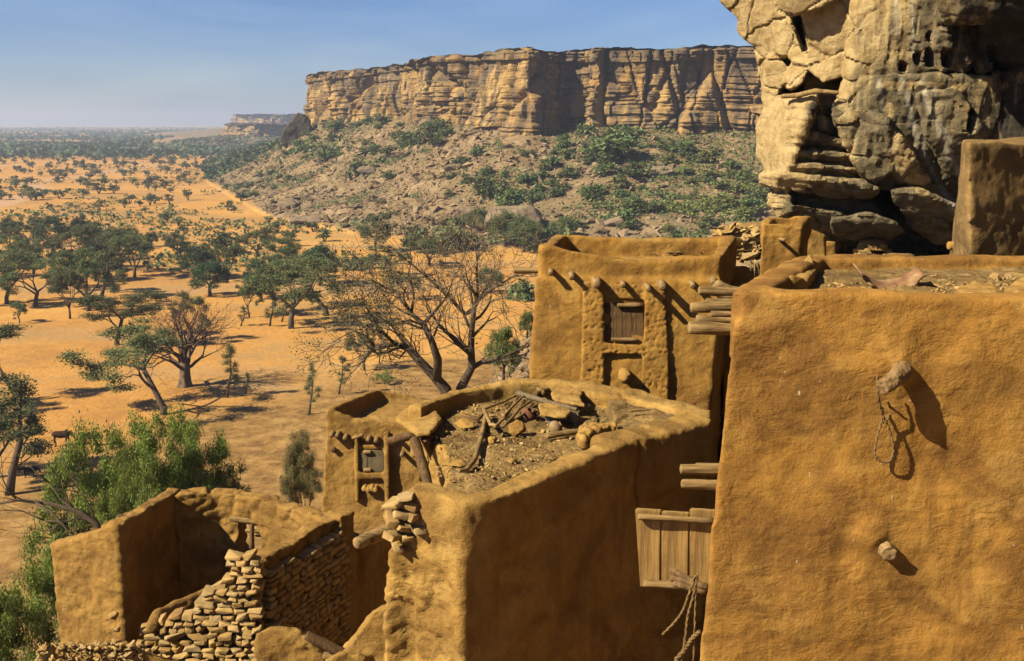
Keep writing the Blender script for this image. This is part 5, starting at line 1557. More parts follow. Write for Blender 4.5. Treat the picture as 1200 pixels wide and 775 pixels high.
# ---- plank door between the houses
def plank_door():
    c0 = P(748, 690, 9.0)
    t = thing('plank_door', 'weathered wooden door of three planks standing in the gap between the houses', 'door', c0)
    pl = [(744, 774), (775, 807), (808, 838)]
    for i, (x0, x1) in enumerate(pl):
        dx = i * .6
        a = [P(x0, 597 + (i % 2) * 3, 9.0), P(x1, 599 + (i % 2) * 3, 9.0), P(x1 - 1 + 0, 688 + i, 9.0), P(x0 + 6 if i == 0 else x0, 688 + i, 9.0)]
        V, F = hull(a + [q + np.array([0.02, .045, 0]) for q in a])
        bm = bmesh.new(); vs = [bm.verts.new(v) for v in V]
        for f in F: bm.faces.new([vs[k] for k in f])
        bmesh.ops.bevel(bm, geom=list(bm.edges), offset=.006, segments=2, affect='EDGES'); bm.verts.index_update()
        put('plank', np.array([tuple(v.co) for v in bm.verts]), [tuple(v.index for v in f.verts) for f in bm.faces], DOORWOOD, t, smooth=False); bm.free()
    add_logs('batten', [P(749, 606, 8.96), P(790, 608, 8.96), P(838, 611, 8.96)], [.028, .026, .028], WOODX, t, 5, 8)
    add_logs('batten', [P(756, 684, 8.97), P(795, 686, 8.97), P(838, 689, 8.97)], [.035, .04, .035], WOODX, t, 6, 8)
    for i, (a, b) in enumerate([((786, 668), (830, 690)), ((787, 678), (828, 688)), ((790, 684), (826, 694))]):
        add_logs('lock_peg', [P(*a, 8.9 - .03 * i), P(*b, 8.8)], [.03, .03], WOOD, t, 7 + i, 7)
plank_door()
q = lambda px, py, Y=8.65: P(px, py, Y)
GR = 'old ropes hanging in the gap beside the tall granary'
rope_tube([q(818, 672), q(812, 700), q(806, 722), q(803, 748), q(796, 790)], .013, ROPE, 'rope', 'twisted rope hanging straight down beside the plank door', group=GR, seed=1)
rope_tube([q(815, 674), q(806, 700), q(800, 716), q(790, 730), q(776, 744)], .012, ROPE, 'rope', 'rope whose frayed end swings out to the left below the door', group=GR, seed=2)
rope_tube([q(816, 676), q(815, 705), q(814, 740), q(812, 790)], .010, ROPE, 'rope', 'thin rope nearest the wall of the tall granary', group=GR, seed=3)
rope_tube([q(820, 740), q(810, 750), q(802, 762), q(792, 776), q(800, 790)], .022, ROPE, 'rope', 'thick frayed rope bundle at the bottom of the gap', group=GR, seed=4)

# ---- the small shuttered granary
def granary_small():
    t = thing('granary', 'small distant granary with two shutter panels between raised posts', 'granary', (-2.8, 22, -9.5))
    Y0 = 21.0
    fp = lambda px, py, o=0.0: P(px, py, Y0 - .25 * (py - 480) / 110 - o)
    TL = fp(381, 480); TM = fp(413, 491); TR = fp(493, 500); BL = fp(375, 600); BR = fp(492, 600)
    z0_ = -13.5
    s = (z0_ - TL[2]) / (BL[2] - TL[2]); BL = TL + (BL - TL) * s
    BR = np.array([TR[0] + .03, BL[1], z0_])
    bk = P(440, 454, 23.0); bk2 = P(505, 468, 23.2)
    zf = TL[2] - .32
    top = [TL[:2], TR[:2], bk2[:2], bk[:2]]; bot = [BL[:2], BR[:2], bk2[:2] + [.1, .2], bk[:2] + [-.3, .2]]
    pc = [loft([(x, y, z0_) for x, y in bot], [(x, y, zf) for x, y in top])]
    rim = [(TL[0] + .07, TL[1] + .07, TL[2]), (TM[0], TM[1] + .07, TM[2]), (fp(440, 494)[0], TR[1] + .07, fp(440, 494)[2]), (TR[0] - .07, TR[1] + .07, TR[2]), (bk2[0], bk2[1] - .07, bk2[2]), (bk[0] + .05, bk[1] - .07, bk[2]), (TL[0] + .07, TL[1] + .07, TL[2])]
    pc += wallseg(rim, .15, zf - .3, .02, 15, 5)
    clay('wall', pc, 0.04, MUD_RUIN, t, 5, ((1.0, 0.05, 3), (0.25, 0.022, 3), (0.09, 0.008, 2)))
    def blk(pts, o): return hull([fp(x, y, o) for x, y in pts] + [fp(x, y, -0.12) for x, y in pts])
    clay('shutter_frame', [blk([(415, 509), (420.5, 509), (421, 588), (416, 588)], .09), blk([(449.5, 506), (456.5, 505), (457, 588), (451, 590)], .12), blk([(418, 554), (452, 554), (452, 561), (418, 562)], .08), blk([(418, 521), (452, 521), (452, 527), (418, 527)], .03)],
         .03, MUD_RUIN, t, 3, ((.3, .015, 2),))
    sh = thing_part('shutter', t, fp(434, 554))
    for (x0, x1) in ((419.5, 430), (430.8, 449.5)):
        a = [fp(x0, 528, .04), fp(x1, 528.5, .04), fp(x1, 553, .04), fp(x0, 553, .04)]
        V, F = hull(a + [q_ + np.array([0, .06, 0]) for q_ in a]); put('panel', np.array(V), F, SHUTTER_G, sh, smooth=False)
    for py in (530, 551):
        p = fp(430.5, py, .06); add_logs('pivot', [p + np.array([-.06, 0, 0]), p + np.array([.06, 0, 0])], .045, WOODX, sh, 3, 7)
    for i, (px, py, r) in enumerate([(390, 508, .045), (397, 508, .045), (406, 511, .05), (433, 513, .05), (442, 514, .05), (463, 512, .045), (472, 531, .045)]):
        p = fp(px, py); add_logs('peg', [p + np.array([0, .1, 0]), p + np.array([0, -.16, 0])], r, WOODY, t, i, 8)
    add_logs('batten', [fp(413, 514, .06), fp(425, 510, .08)], .035, WOODX, t, 6, 8)
    for k in range(4):
        p = fp(428 + k * 4.2, 570 + (k % 2), 0); add_logs('knob', [p + np.array([0, .1, 0]), p + np.array([0, -.14, -.01])], .055, MUD_PALE, t, k, 9)
    p = fp(391, 527); add_logs('hole_shade_plug', [p + np.array([0, .02, 0]), p + np.array([0, -.035, 0])], .055, SHUTTER, t, 9, 9)  # solid dark plug, coloured as the shade inside a hole
granary_small()

# ---- the roofless ruin
def stones_on(face, top_fn, x0, x1, y0, y1, course, seed, Y_fn, depth=.16, mb=None, keepr=1.0, wid=(13, 26)):
    rd = random.Random(seed); mb = mb or MB()
    py = y1
    while py > y0:
        ch = course * rd.uniform(.75, 1.3); px = x0 + rd.uniform(-8, 4)
        while px < x1:
            w_ = rd.uniform(*wid) * (1 if rd.random() < .8 else 1.5)
            cx = px + w_ / 2; cy = py - ch / 2
            if cx < x1 + 2 and cy > top_fn(cx) - ch * .3 and cx > x0:
                Y_ = Y_fn(cx)
                c = P(min(cx, x1 - w_ * .3), cy + rd.uniform(-1.2, 1.2), Y_ + rd.uniform(-.035, .035)); s_ = np.linalg.norm(c) / FPX
                pts = []; ti = rd.uniform(-.12, .12)
                for sx in (-1, 1):
                    for sz in (-1, 1):
                        for sy in (-1, 1):
                            pts.append(c + np.array([sx * w_ * s_ * .48 * rd.uniform(.55, 1), sy * depth * .5 * rd.uniform(.6, 1), sz * ch * s_ * .5 * rd.uniform(.5, 1) + sx * ti * w_ * s_]))
                for _ in range(5):
                    pts.append(c + np.array([rd.uniform(-.5, .5) * w_ * s_, -depth * .5 * rd.uniform(.9, 1.25), rd.uniform(-.4, .4) * ch * s_]))
                mb.add(*hull(pts))
            px += w_ * .97
        py -= ch * .92
    return mb

def ruin():
    t = thing('ruined_house', 'roofless mud and stone ruin with a small window in its far wall', 'ruin', (-3.8, 14.5, -8.8))
    zb = -12.5
    L0 = P(60, 637, 14.3); L1 = P(139, 614, 13.9); B4 = P(209, 573, 15.9); B5 = P(152, 598, 15.9)
    Kp = P(299, 655, 13.0); B1 = P(394, 602, 14.9)
    # left room
    c = (L0 + L1 + B4 + B5) / 4
    def inn(p, w=.1): d = c - p; d[2] = 0; d /= np.linalg.norm(d); return tuple(p + d * w)
    l01 = (L0 * .45 + L1 * .55); l01[2] -= .04
    pc = wallseg([inn(L0), inn(l01), inn(L1)], .2, zb, .012, 21, 3)
    pc += wallseg([inn(L1), inn((L1 + B4) / 2 + np.array([0, 0, -.03])), inn(B4 + np.array([0, 0, .03]))], .2, zb, .012, 22, 3)
    pc += wallseg([inn(B4), inn(B5)], .18, zb, .03, 23, 4) + wallseg([inn(B5), inn((B5 + L0) / 2 - np.array([0, 0, .1])), inn(L0)], .18, zb, .03, 24, 4)
    zfl = L0[2] - .12
    pc.append(loft([(p[0], p[1], zb) for p in (L0, L1, B4, B5)], [(p[0] + (c[0] - p[0]) * .05, p[1] + (c[1] - p[1]) * .05, zfl - .15) for p in (L0, L1, B4, B5)]))
    def fn(V, N):
        # doorway hollow in the shaded wall, eroded rills
        d = (V - P(190, 715, 14.7)); r = np.sqrt((d[:, 0] / .22) ** 2 + (d[:, 1] / .4) ** 2 + (d[:, 2] / .42) ** 2)
        V = V - np.array([1, 0, 0]) * (np.clip(1 - r, 0, 1) ** .6 * .25 * (N[:, 0] > .3))[:, None]
        f1, f2, cc = worley(V / np.array([.3, .3, .16]), 16)
        return V - N * (.012 * np.exp(-((f2 - f1) / .1) ** 2))[:, None]
    clay('left_room', pc, .034, MUD_RUIN, t, 3, RUIND, fn)
    rm = thing_part('roof', t, (c[0], c[1], zfl))
    for k in range(5):
        s = .15 + .17 * k
        a = L0 * (1 - s) + B5 * s; b = L1 * (1 - s) + B4 * s; a[2] = b[2] = zfl + .02
        add_logs('pole', [a, (a + b) / 2 - np.array([0, 0, .04]), b], .035, SHUTTER, rm, k, 7)
    # back wall with window
    bp = [B4, P(262, 573, 16.1), P(283, 574, 16.0), P(322, 579, 15.8), P(350, 586, 15.5), P(378, 597, 15.1), B1]
    w0 = P(283, 642, 15.9)[2]; w1 = P(283, 611, 15.9)[2]
    pw = wallseg([tuple(p) for p in bp[:3]], .28, zb, .03, 25, 4, 0) + wallseg([tuple(p) for p in bp[3:]], .28, zb, .03, 26, 3, 0)
    lo = [(bp[2][0], bp[2][1], w0), (bp[3][0], bp[3][1], w0)]
    pw += wallseg(lo, .28, zb, .02, 27, 1, 0)
    # lintel: block from window top to rim
    a, b = bp[2], bp[3]
    pw.append(hull([(x, y + dy, z) for (x, y, zt) in ((a[0] - .1, a[1], a[2]), (b[0] + .1, b[1], b[2])) for dy in (-.28, 0) for z in (w1, zt)]))
    clay('back_wall', pw, .034, MUD_RUIN, t, 3, RUIND, lambda V, N: V - N * (.03 * np.exp(-((worley(V / np.array([.35, .35, .18]), 26)[1] - worley(V / np.array([.35, .35, .18]), 26)[0]) / .12) ** 2))[:, None])
    wn = thing_part('window', t, (a[0], a[1], w0))
    Yw = 15.66
    add_logs('lintel', [P(270, 608, Yw), P(300, 612, Yw), P(326, 616, Yw)], [.045, .05, .045], WOODX, wn, 3, 8)
    add_logs('post', [P(295, 612, Yw), P(295, 642, Yw)], .04, WOOD, wn, 4, 8)
    add_logs('bar', [P(288, 622, Yw), P(316, 624, Yw)], .025, WOODX, wn, 5, 7); add_logs('bar', [P(300, 627, Yw + .1), P(316, 629, Yw + .1)], .03, WOODX, wn, 6, 7)
    # right wall running back from the stone corner
    pr = wallseg([tuple(Kp + np.array([-.02, .05, 0])), tuple(P(335, 637, 13.7)), tuple(P(365, 617, 14.3)), tuple(B1)], .24, zb, .03, 28, 3, .6)
    W1 = B1 + np.array([0.02, -.02, -.35]); W2 = P(418, 627, 15.3); W3 = P(455, 612, 16.8); W4 = P(480, 610, 17.6)
    pr += wallseg([tuple(B1), tuple(B1 + np.array([.12, -.1, .05]))], .3, zb, 0, 29, 1)
    pr += wallseg([tuple(p) for p in (W1, W2, W3, W4)], .25, zb, .03, 30, 3)
    def fn2(V, N):
        f1, f2, cc = worley(V / np.array([.28, .28, .12]), 36)
        m = (V[:, 0] < B1[0] + .1) & (N[:, 2] < .6)
        return V + N * (m * (.05 * (cc - .5) - .05 * np.exp(-((f2 - f1) / .12) ** 2)))[:, None]
    clay('right_wall', pr, .032, MUD_RUIN, t, 3, RUIND, fn2)
    # dry stone front
    tx = [160, 168, 175, 180, 198, 221, 236, 243, 256, 269, 273, 299, 306]; ty = [762, 755, 736, 724, 727, 716, 704, 694, 682, 666, 649, 651, 653]
    topf = lambda x: np.interp(x, tx, ty)
    Yf = lambda px: np.interp(px, [150, 306], [13.15, 12.8])
    mb = stones_on(None, topf, 148, 307, 640, 830, 7.4, 5, Yf, .22, None, 1.0, (8, 19))
    bevel_mb(mb, .007, 'stone_wall', STONEWALL, t, label='dry stone wall stepping down to the left')
    core = []
    for i in range(len(tx) - 1):
        a, b = tx[i], tx[i + 1]
        core.append(hull([P(x, y, Yf(x) + dy) for x, y in ((a, topf(a) + 8), (b, topf(b) + 8), (a, 1000), (b, 1000)) for dy in (.04, .38)]))
    clay('wall_core', core, .035, MUD_RUIN, t, 2, ((.2, .03, 3),))
    # rough stonework of the wall running back from the corner
    rd = random.Random(91); mb = MB(); a = Kp + np.array([.12, .02, 0]); b = B1 + np.array([.12, -.12, 0]); d = b - a; L_ = math.hypot(d[0], d[1]); ux, uy = d[0] / L_, d[1] / L_; nx_, ny_ = uy, -ux
    z = -7.9
    while z < -5.3:
        ch = rd.uniform(.06, .11); s_ = rd.uniform(-.1, 0)
        while s_ < L_:
            w_ = rd.uniform(.10, .26); t_ = (s_ + w_ / 2) / L_
            ztop = a[2] + d[2] * t_ - .16
            if 0 <= t_ <= 1 and z + ch < ztop:
                c = np.array([a[0] + ux * (s_ + w_ / 2), a[1] + uy * (s_ + w_ / 2), z + ch / 2])
                mb.add(*hull([c + np.array([ux * p * w_ * .5 * rd.uniform(.6, 1) + nx_ * q * .10 * rd.uniform(.5, 1.1), uy * p * w_ * .5 * rd.uniform(.6, 1) + ny_ * q * .10 * rd.uniform(.5, 1.1), r_ * ch * .5 * rd.uniform(.55, 1)]) for p in (-1, 1) for q in (-1, 1) for r_ in (-1, 1)]))
            s_ += w_
        z += ch
    bevel_mb(mb, .012, 'rough_stonework', STONEWALL, t, label='rough stonework in the shade behind the corner')
    # low sill of earth inside
    V, F = log_mesh([P(178, 735, 12.9), P(184, 722, 13.2), P(205, 712, 13.6), P(245, 693, 14.2)], [.09, .09, .08, .07], 10, 3)
    clay('sill', [(V, F), hull([P(178, 735, 12.9), P(250, 693, 14.2), P(178, 800, 12.9), P(250, 780, 14.2), P(186, 735, 13.2), P(186, 800, 13.2)])], .03, MUD_RUIN, t, 2, ((.2, .02, 3),))
ruin()

# foreground rubble along the bottom edge
def heap(name, hulls, vox, mat, label, cat, disp=((.5, .06, 4), (.15, .035, 3), (.05, .012, 2)), fn=None, sm=2, kind=None):
    clay(name, hulls, vox, mat, None, sm, disp, fn, label=label, cat=cat, kind=kind)
heap('fallen_wall', [hull([P(x, y, Y_) for x, y in ((300, 742), (318, 734), (345, 738), (366, 752), (385, 775), (390, 850), (290, 850), (298, 775)) for Y_ in (11.2, 11.9)])], .03, MUD_PALE, 'rounded lump of fallen mud wall at the foot of the stone corner', 'rubble')
heap('fallen_wall', [hull([P(x, y, Y_) for x, y in ((404, 762), (420, 738), (438, 716), (462, 706), (470, 716), (460, 745), (470, 850), (395, 850)) for Y_ in (10.2, 10.9)]),
                     hull([P(x, y, Y_) for x, y in ((380, 775), (400, 762), (430, 770), (430, 860), (370, 860)) for Y_ in (10.0, 10.6)])], .028, MUD_PALE, 'sloping slab of fallen mud wall left of the crumbled corner', 'rubble')
heap('earth_bank', [hull([P(x, y, Y_) for x, y in ((40, 775), (100, 756), (150, 758), (185, 790), (300, 800), (300, 900), (20, 900)) for Y_ in (12.0, 12.4)]), hull([P(x, y, Y_) for x, y in ((112, 762), (150, 752), (160, 775), (175, 880), (110, 880)) for Y_ in (12.1, 13.2)])], .04, MUD_RUIN,
     'bank of earth and small rubble below the stone wall', 'earth bank')
GF = 'timbers fallen at the foot of the ruin'
for i, (pp, r, lb) in enumerate([([(360, 745), (385, 757), (415, 772), (450, 790)], .05, 'long dark timber lying across the fallen mud'), ([(410, 772), (418, 758), (426, 745)], .045, 'grey post standing up out of the fallen mud'), ([(425, 752), (438, 742), (446, 737)], .035, 'short grey stub against the sloping slab'),
                                 ([(380, 768), (405, 775), (430, 785)], .04, 'lower timber at the bottom edge')]):
    add_logs('timber', [P(x, y, 10.35 + .1 * (i % 2)) for x, y in pp], r, WOODX if i else SHUTTER, seed=i, n=9, label=lb, cat='timber', group=GF)
for i, (px, py, w_, h_, lb) in enumerate([(62, 768, .30, .16, 'pointed pale stone in the bottom left corner'), (118, 762, .26, .15, 'pale stone right of the pointed one'), (134, 722, .16, .14, 'stone set against the edge of the left room'), (137, 738, .14, .1, 'small stone under the one by the left room'), (136, 752, .18, .1, 'flat stone at the foot of the left room')]):
    c = P(px, py, 12.2 if px < 125 else 12.9)
    rd = np.random.default_rng(50 + i); q_ = rd.normal(size=(12, 3)); q_ /= np.linalg.norm(q_, axis=1)[:, None]
    clay('stone', [hull(q_ * np.array([w_ / 2, w_ / 2.5, h_ / 2]) + c)], .012, STONEWALL, None, 1, ((.1, .01, 3),), label=lb, cat='stone', group='stones beside the ruin')
def pk3(rd):
    px = rd.uniform(45, 168); py = rd.uniform(754, 775); return P(px, py, 12.0 + rd.uniform(-.05, .1))
pebbles('gravel', 700, pk3, .03, STONEWALL, 'small stones strewn on the earth bank', 9)

# ---- buildings under the overhang
def behind():
    t = thing('mud_house', 'tall mud wall streaked with white droppings under the rock at the right edge', 'house', (7, 14, -4))
    c = [P(1134, 168, 13.0), P(1290, 160, 14.0), P(1290, 160, 17), P(1127, 170, 15.2)]
    d = [P(1138, 330, 12.9), P(1300, 330, 13.9), P(1300, 330, 17), P(1111, 320, 15.2)]
    zt = c[0][2]; zb = -4.2
    ex = [tuple(a + (b - a) * ((zb - a[2]) / (b[2] - a[2]))) for a, b in zip(c, d)]
    clay('wall', [loft(ex, [(p[0], p[1], zt) for p in c])], .035, MUD_GREY, t, 5, ((.9, .05, 3), (.25, .02, 3), (.08, .008, 2)))
    add_logs('peg', [P(1112, 288, 14.6), P(1150, 288, 14.6)], .06, MUD_PALE, t, 3, 9)
    t = thing('mud_hut', 'small plain mud block of a house with one peg, peering over the tall granary rim', 'hut', (4.4, 18.5, -4))
    a = [P(893, 267, 18), P(938, 264, 18), P(948, 262, 19.6), P(900, 264, 19.6)]
    zt = a[0][2]
    bt = [(p[0] + (-.12 if i in (0, 3) else .05), p[1] - (.1 if i < 2 else 0), -4.6) for i, p in enumerate(a)]
    cc_ = np.mean(a, 0); ri = [tuple(q_ + (cc_ - q_) * .12) for q_ in a]; ri = [(x_, y_, zt + .06 - .03 * (k_ % 2)) for k_, (x_, y_, z_) in enumerate(ri)]
    clay('wall', [loft(bt, [(p[0], p[1], zt - .12) for p in a])] + wallseg(ri + ri[:1], .14, zt - .3, .03, 6, 4), .03, MUD_A, t, 7, ((.6, .05, 3), (.2, .025, 3), (.07, .008, 2)))
    p = P(915, 281, 17.9); add_logs('peg', [p + np.array([0, .1, 0]), p + np.array([0, -.25, .02])], .03, WOODY, t, 3, 8)
    t = thing('ruined_wall', 'pale ruined wall with two dark openings right of the small mud block', 'ruin', (6.4, 23, -4))
    Yr = 23.0
    bl = []
    for pts in ([(938, 262), (966, 276), (966, 279), (938, 274)], [(938, 262), (944, 262), (944, 305), (938, 305)], [(949, 270), (954, 272), (954, 305), (949, 305)], [(959, 272), (968, 278), (968, 305), (959, 305)], [(938, 292), (968, 292), (968, 310), (938, 310)]):
        bl.append(hull([P(x, y, Yr + d_) for x, y in pts for d_ in (0, .4)]))
    clay('wall', bl, .05, MUD_PALE, t, 2, ((.3, .04, 3),))
    b0 = P(953, 300, Yr + .9); clay('inner_wall', [box3(b0[0] - .5, b0[0] + .5, b0[1], b0[1] + .2, -4.4, P(953, 283, Yr + .9)[2])], .06, MUD_RUIN, t, 1, ((.3, .04, 2),))
    t = thing('stone_granary', 'little round stone granary with a dark doorway under the overhang', 'granary', tuple(P(1022, 310, 25)))
    c0 = P(1022, 300, 25.0); r = 15.5 / FPX * 25; mb = MB(); rd = random.Random(5)
    zt = P(1022, 284, 25)[2]; zb = -5.2
    k = 0; z = zb
    while z < zt:
        rr = r * (1 if z < zt - .15 else .8); n = 16
        for j in range(n):
            a = (j + .5 * (k % 2)) / n * 6.2832
            if -2.0 < a - 6.2832 * .78 + 0 < .0 and False: continue
            cx, cy = c0[0] + math.cos(a) * rr, c0[1] + math.sin(a) * rr
            if abs(cx - c0[0] - .04) < .17 and cy < c0[1] and z < P(1022, 291, 25)[2]: continue
            pts = [(cx + rd.uniform(-.5, .5) * .16 + sx * .045, cy + sy * .08, z + sz * .035 * rd.uniform(.7, 1.1)) for sx in (-1, 1) for sy in (-1, 1) for sz in (-1, 1)]
            mb.add(*hull(pts))
        z += .07; k += 1
    mb.put('wall', STONEWALL, t, smooth=False)
    V, F = tube([(c0[0], c0[1], zt - .08), (c0[0], c0[1], zt + .05), (c0[0], c0[1], zt + .09)], [r * 1.02, r * .9, r * .3], 20, .05)
    put('roof', np.array(V), F, MUD_GREY, t)
    V, F = tube([(c0[0], c0[1] + .02, zb), (c0[0], c0[1] + .02, zt - .1)], r * .8, 16); put('doorway_shade', np.array(V), F, SHUTTER, t)  # solid dark core: shade behind the doorway put into its colour
    clay('low_wall', [hull([P(x, y, 24 + d_) for x, y in ((1040, 297), (1072, 298), (1072, 310), (1040, 310)) for d_ in (0, .3)])], .05, MUD_GREY, None, 2, ((.2, .03, 3),), label='low mud wall right of the little stone granary', cat='wall')
    clay('terrace_wall', [hull([P(x, y, 16.9 + d_) for x, y in ((852, 312), (876, 312), (890, 330), (890, 640), (846, 640)) for d_ in (0, .5)]), hull([P(x, y, 16.4 + d_) for x, y in ((846, 335), (880, 333), (880, 640), (846, 640)) for d_ in (0, .5)])],
         .04, MUD_A, None, 3, ((.3, .03, 3),), label='stepped mud terrace wall in the gap right of the carved granary', cat='wall')
behind()

def scree_gap():
    # rubble slope climbing between the carved granary and the small mud block
    hl = [hull([P(x, y, Y_) for x, y in ((838, 290), (850, 276), (872, 266), (905, 262), (930, 275), (930, 360), (830, 360)) for Y_ in (29.0, 34.0)])]
    clay('rubble_slope', hl, .12, MUD_GREY, None, 2, ((1.2, .2, 3), (.4, .08, 3)), kind='stuff', label='rubble slope in the gap right of the carved granary')
    rd = np.random.default_rng(31); n = 420
    px = rd.uniform(842, 912, n); py = rd.uniform(266, 318, n)
    pos = np.array([P(a, b, 28.95 + rd.uniform(-.1, .15)) for a, b in zip(px, py)])
    V, F = scatter_rocks(pos, np.clip(np.exp(rd.normal(-2.0, .45, n)), .05, .38), rd)
    put('rubble', V, F, STONEWALL, smooth=False, kind='stuff', label='pale broken stones in the gap right of the carved granary')
scree_gap()
# ================================================================== the great overhanging rock at the right
def pix(V):
    dep = V[:, 1] * cp - V[:, 2] * sp
    return 600 + FPX * V[:, 0] / dep, 387.5 - FPX * (V[:, 1] * sp + V[:, 2] * cp) / dep

def mat_rock():
    t = NT('overhang_rock')
    n = t.noise(0.9, 6, 0.62); n2 = t.noise(4.5, 5, 0.65)
    vs = t.noise(1.0, 6, 0.65, t.co((4.5, 4.5, 0.22), (0, R(-9), 0)), 0.3)
    buff = t.ramp(n2, [(0.3, (0.46, 0.31, 0.14)), (0.5, (0.68, 0.50, 0.25)), (0.7, (0.80, 0.64, 0.36))])
    grey = t.ramp(n2, [(0.3, (0.13, 0.105, 0.07)), (0.5, (0.25, 0.205, 0.13)), (0.7, (0.38, 0.31, 0.20))])
    black = t.ramp(n2, [(0.3, (0.035, 0.03, 0.027)), (0.6, (0.085, 0.072, 0.058)), (0.8, (0.15, 0.125, 0.095))])
    g = t.math('MULTIPLY_ADD', vs, 0.9, t.math('MULTIPLY_ADD', n, 0.7, -0.82))
    gm = t.ramp(t.math('ADD', g, t.attr('grey')), [(0.16, 0.0), (0.40, 1.0)])
    c = t.mix(gm, buff, grey)
    bm_ = t.ramp(t.math('ADD', g, t.attr('varnish_shade')), [(0.22, 0.0), (0.46, 1.0)])
    c = t.mix(bm_, c, black)
    st = t.math('MULTIPLY', t.attr('streak'), t.ramp(vs, [(0.35, 0.35), (0.6, 1.0)]))
    c = t.mix(st, c, (0.74, 0.68, 0.56))
    nb = t.bump(t.noise(1.6, 6, 0.6), 0.5, 0.10)
    ck = t.ramp(t.math('MULTIPLY_ADD', t.noise(3, 4), .25, t.vor(0.9, t.co((1, 1, 1.5), (0, R(25), 0)), 'DISTANCE_TO_EDGE')), [(0.125, 0.0), (0.15, 1.0)])
    nb = t.bump(ck, 0.3, 0.05, nb)
    nb = t.bump(t.noise(1.0, 5, 0.6, t.co((2, 2, 7)), 0.8), 0.5, 0.06, nb)
    nb = t.bump(t.noise(14, 6, 0.75), 0.9, 0.05, nb)
    t.bump(t.noise(1.0, 6, 0.7, t.co((9, 9, 1.6))), 0.6, 0.05, nb)
    return t.color(c)

def rk(pts, th=4.0, back=1.0):
    """block of rock; pts = (column, row, distance) of its front, th = thickness away from the viewer"""
    f = [P(*p) for p in pts]
    c = np.mean(f, 0)
    b = [np.array([(p[0] + (c[0] - p[0]) * (1 - back)) * (1 + th / p[1]) + .12, p[1] + th, p[2] + (c[2] - p[2]) * (1 - back) + (p[2] * th / p[1] if p[2] > 0 else 0)]) for p in f]
    return hull(f + b)

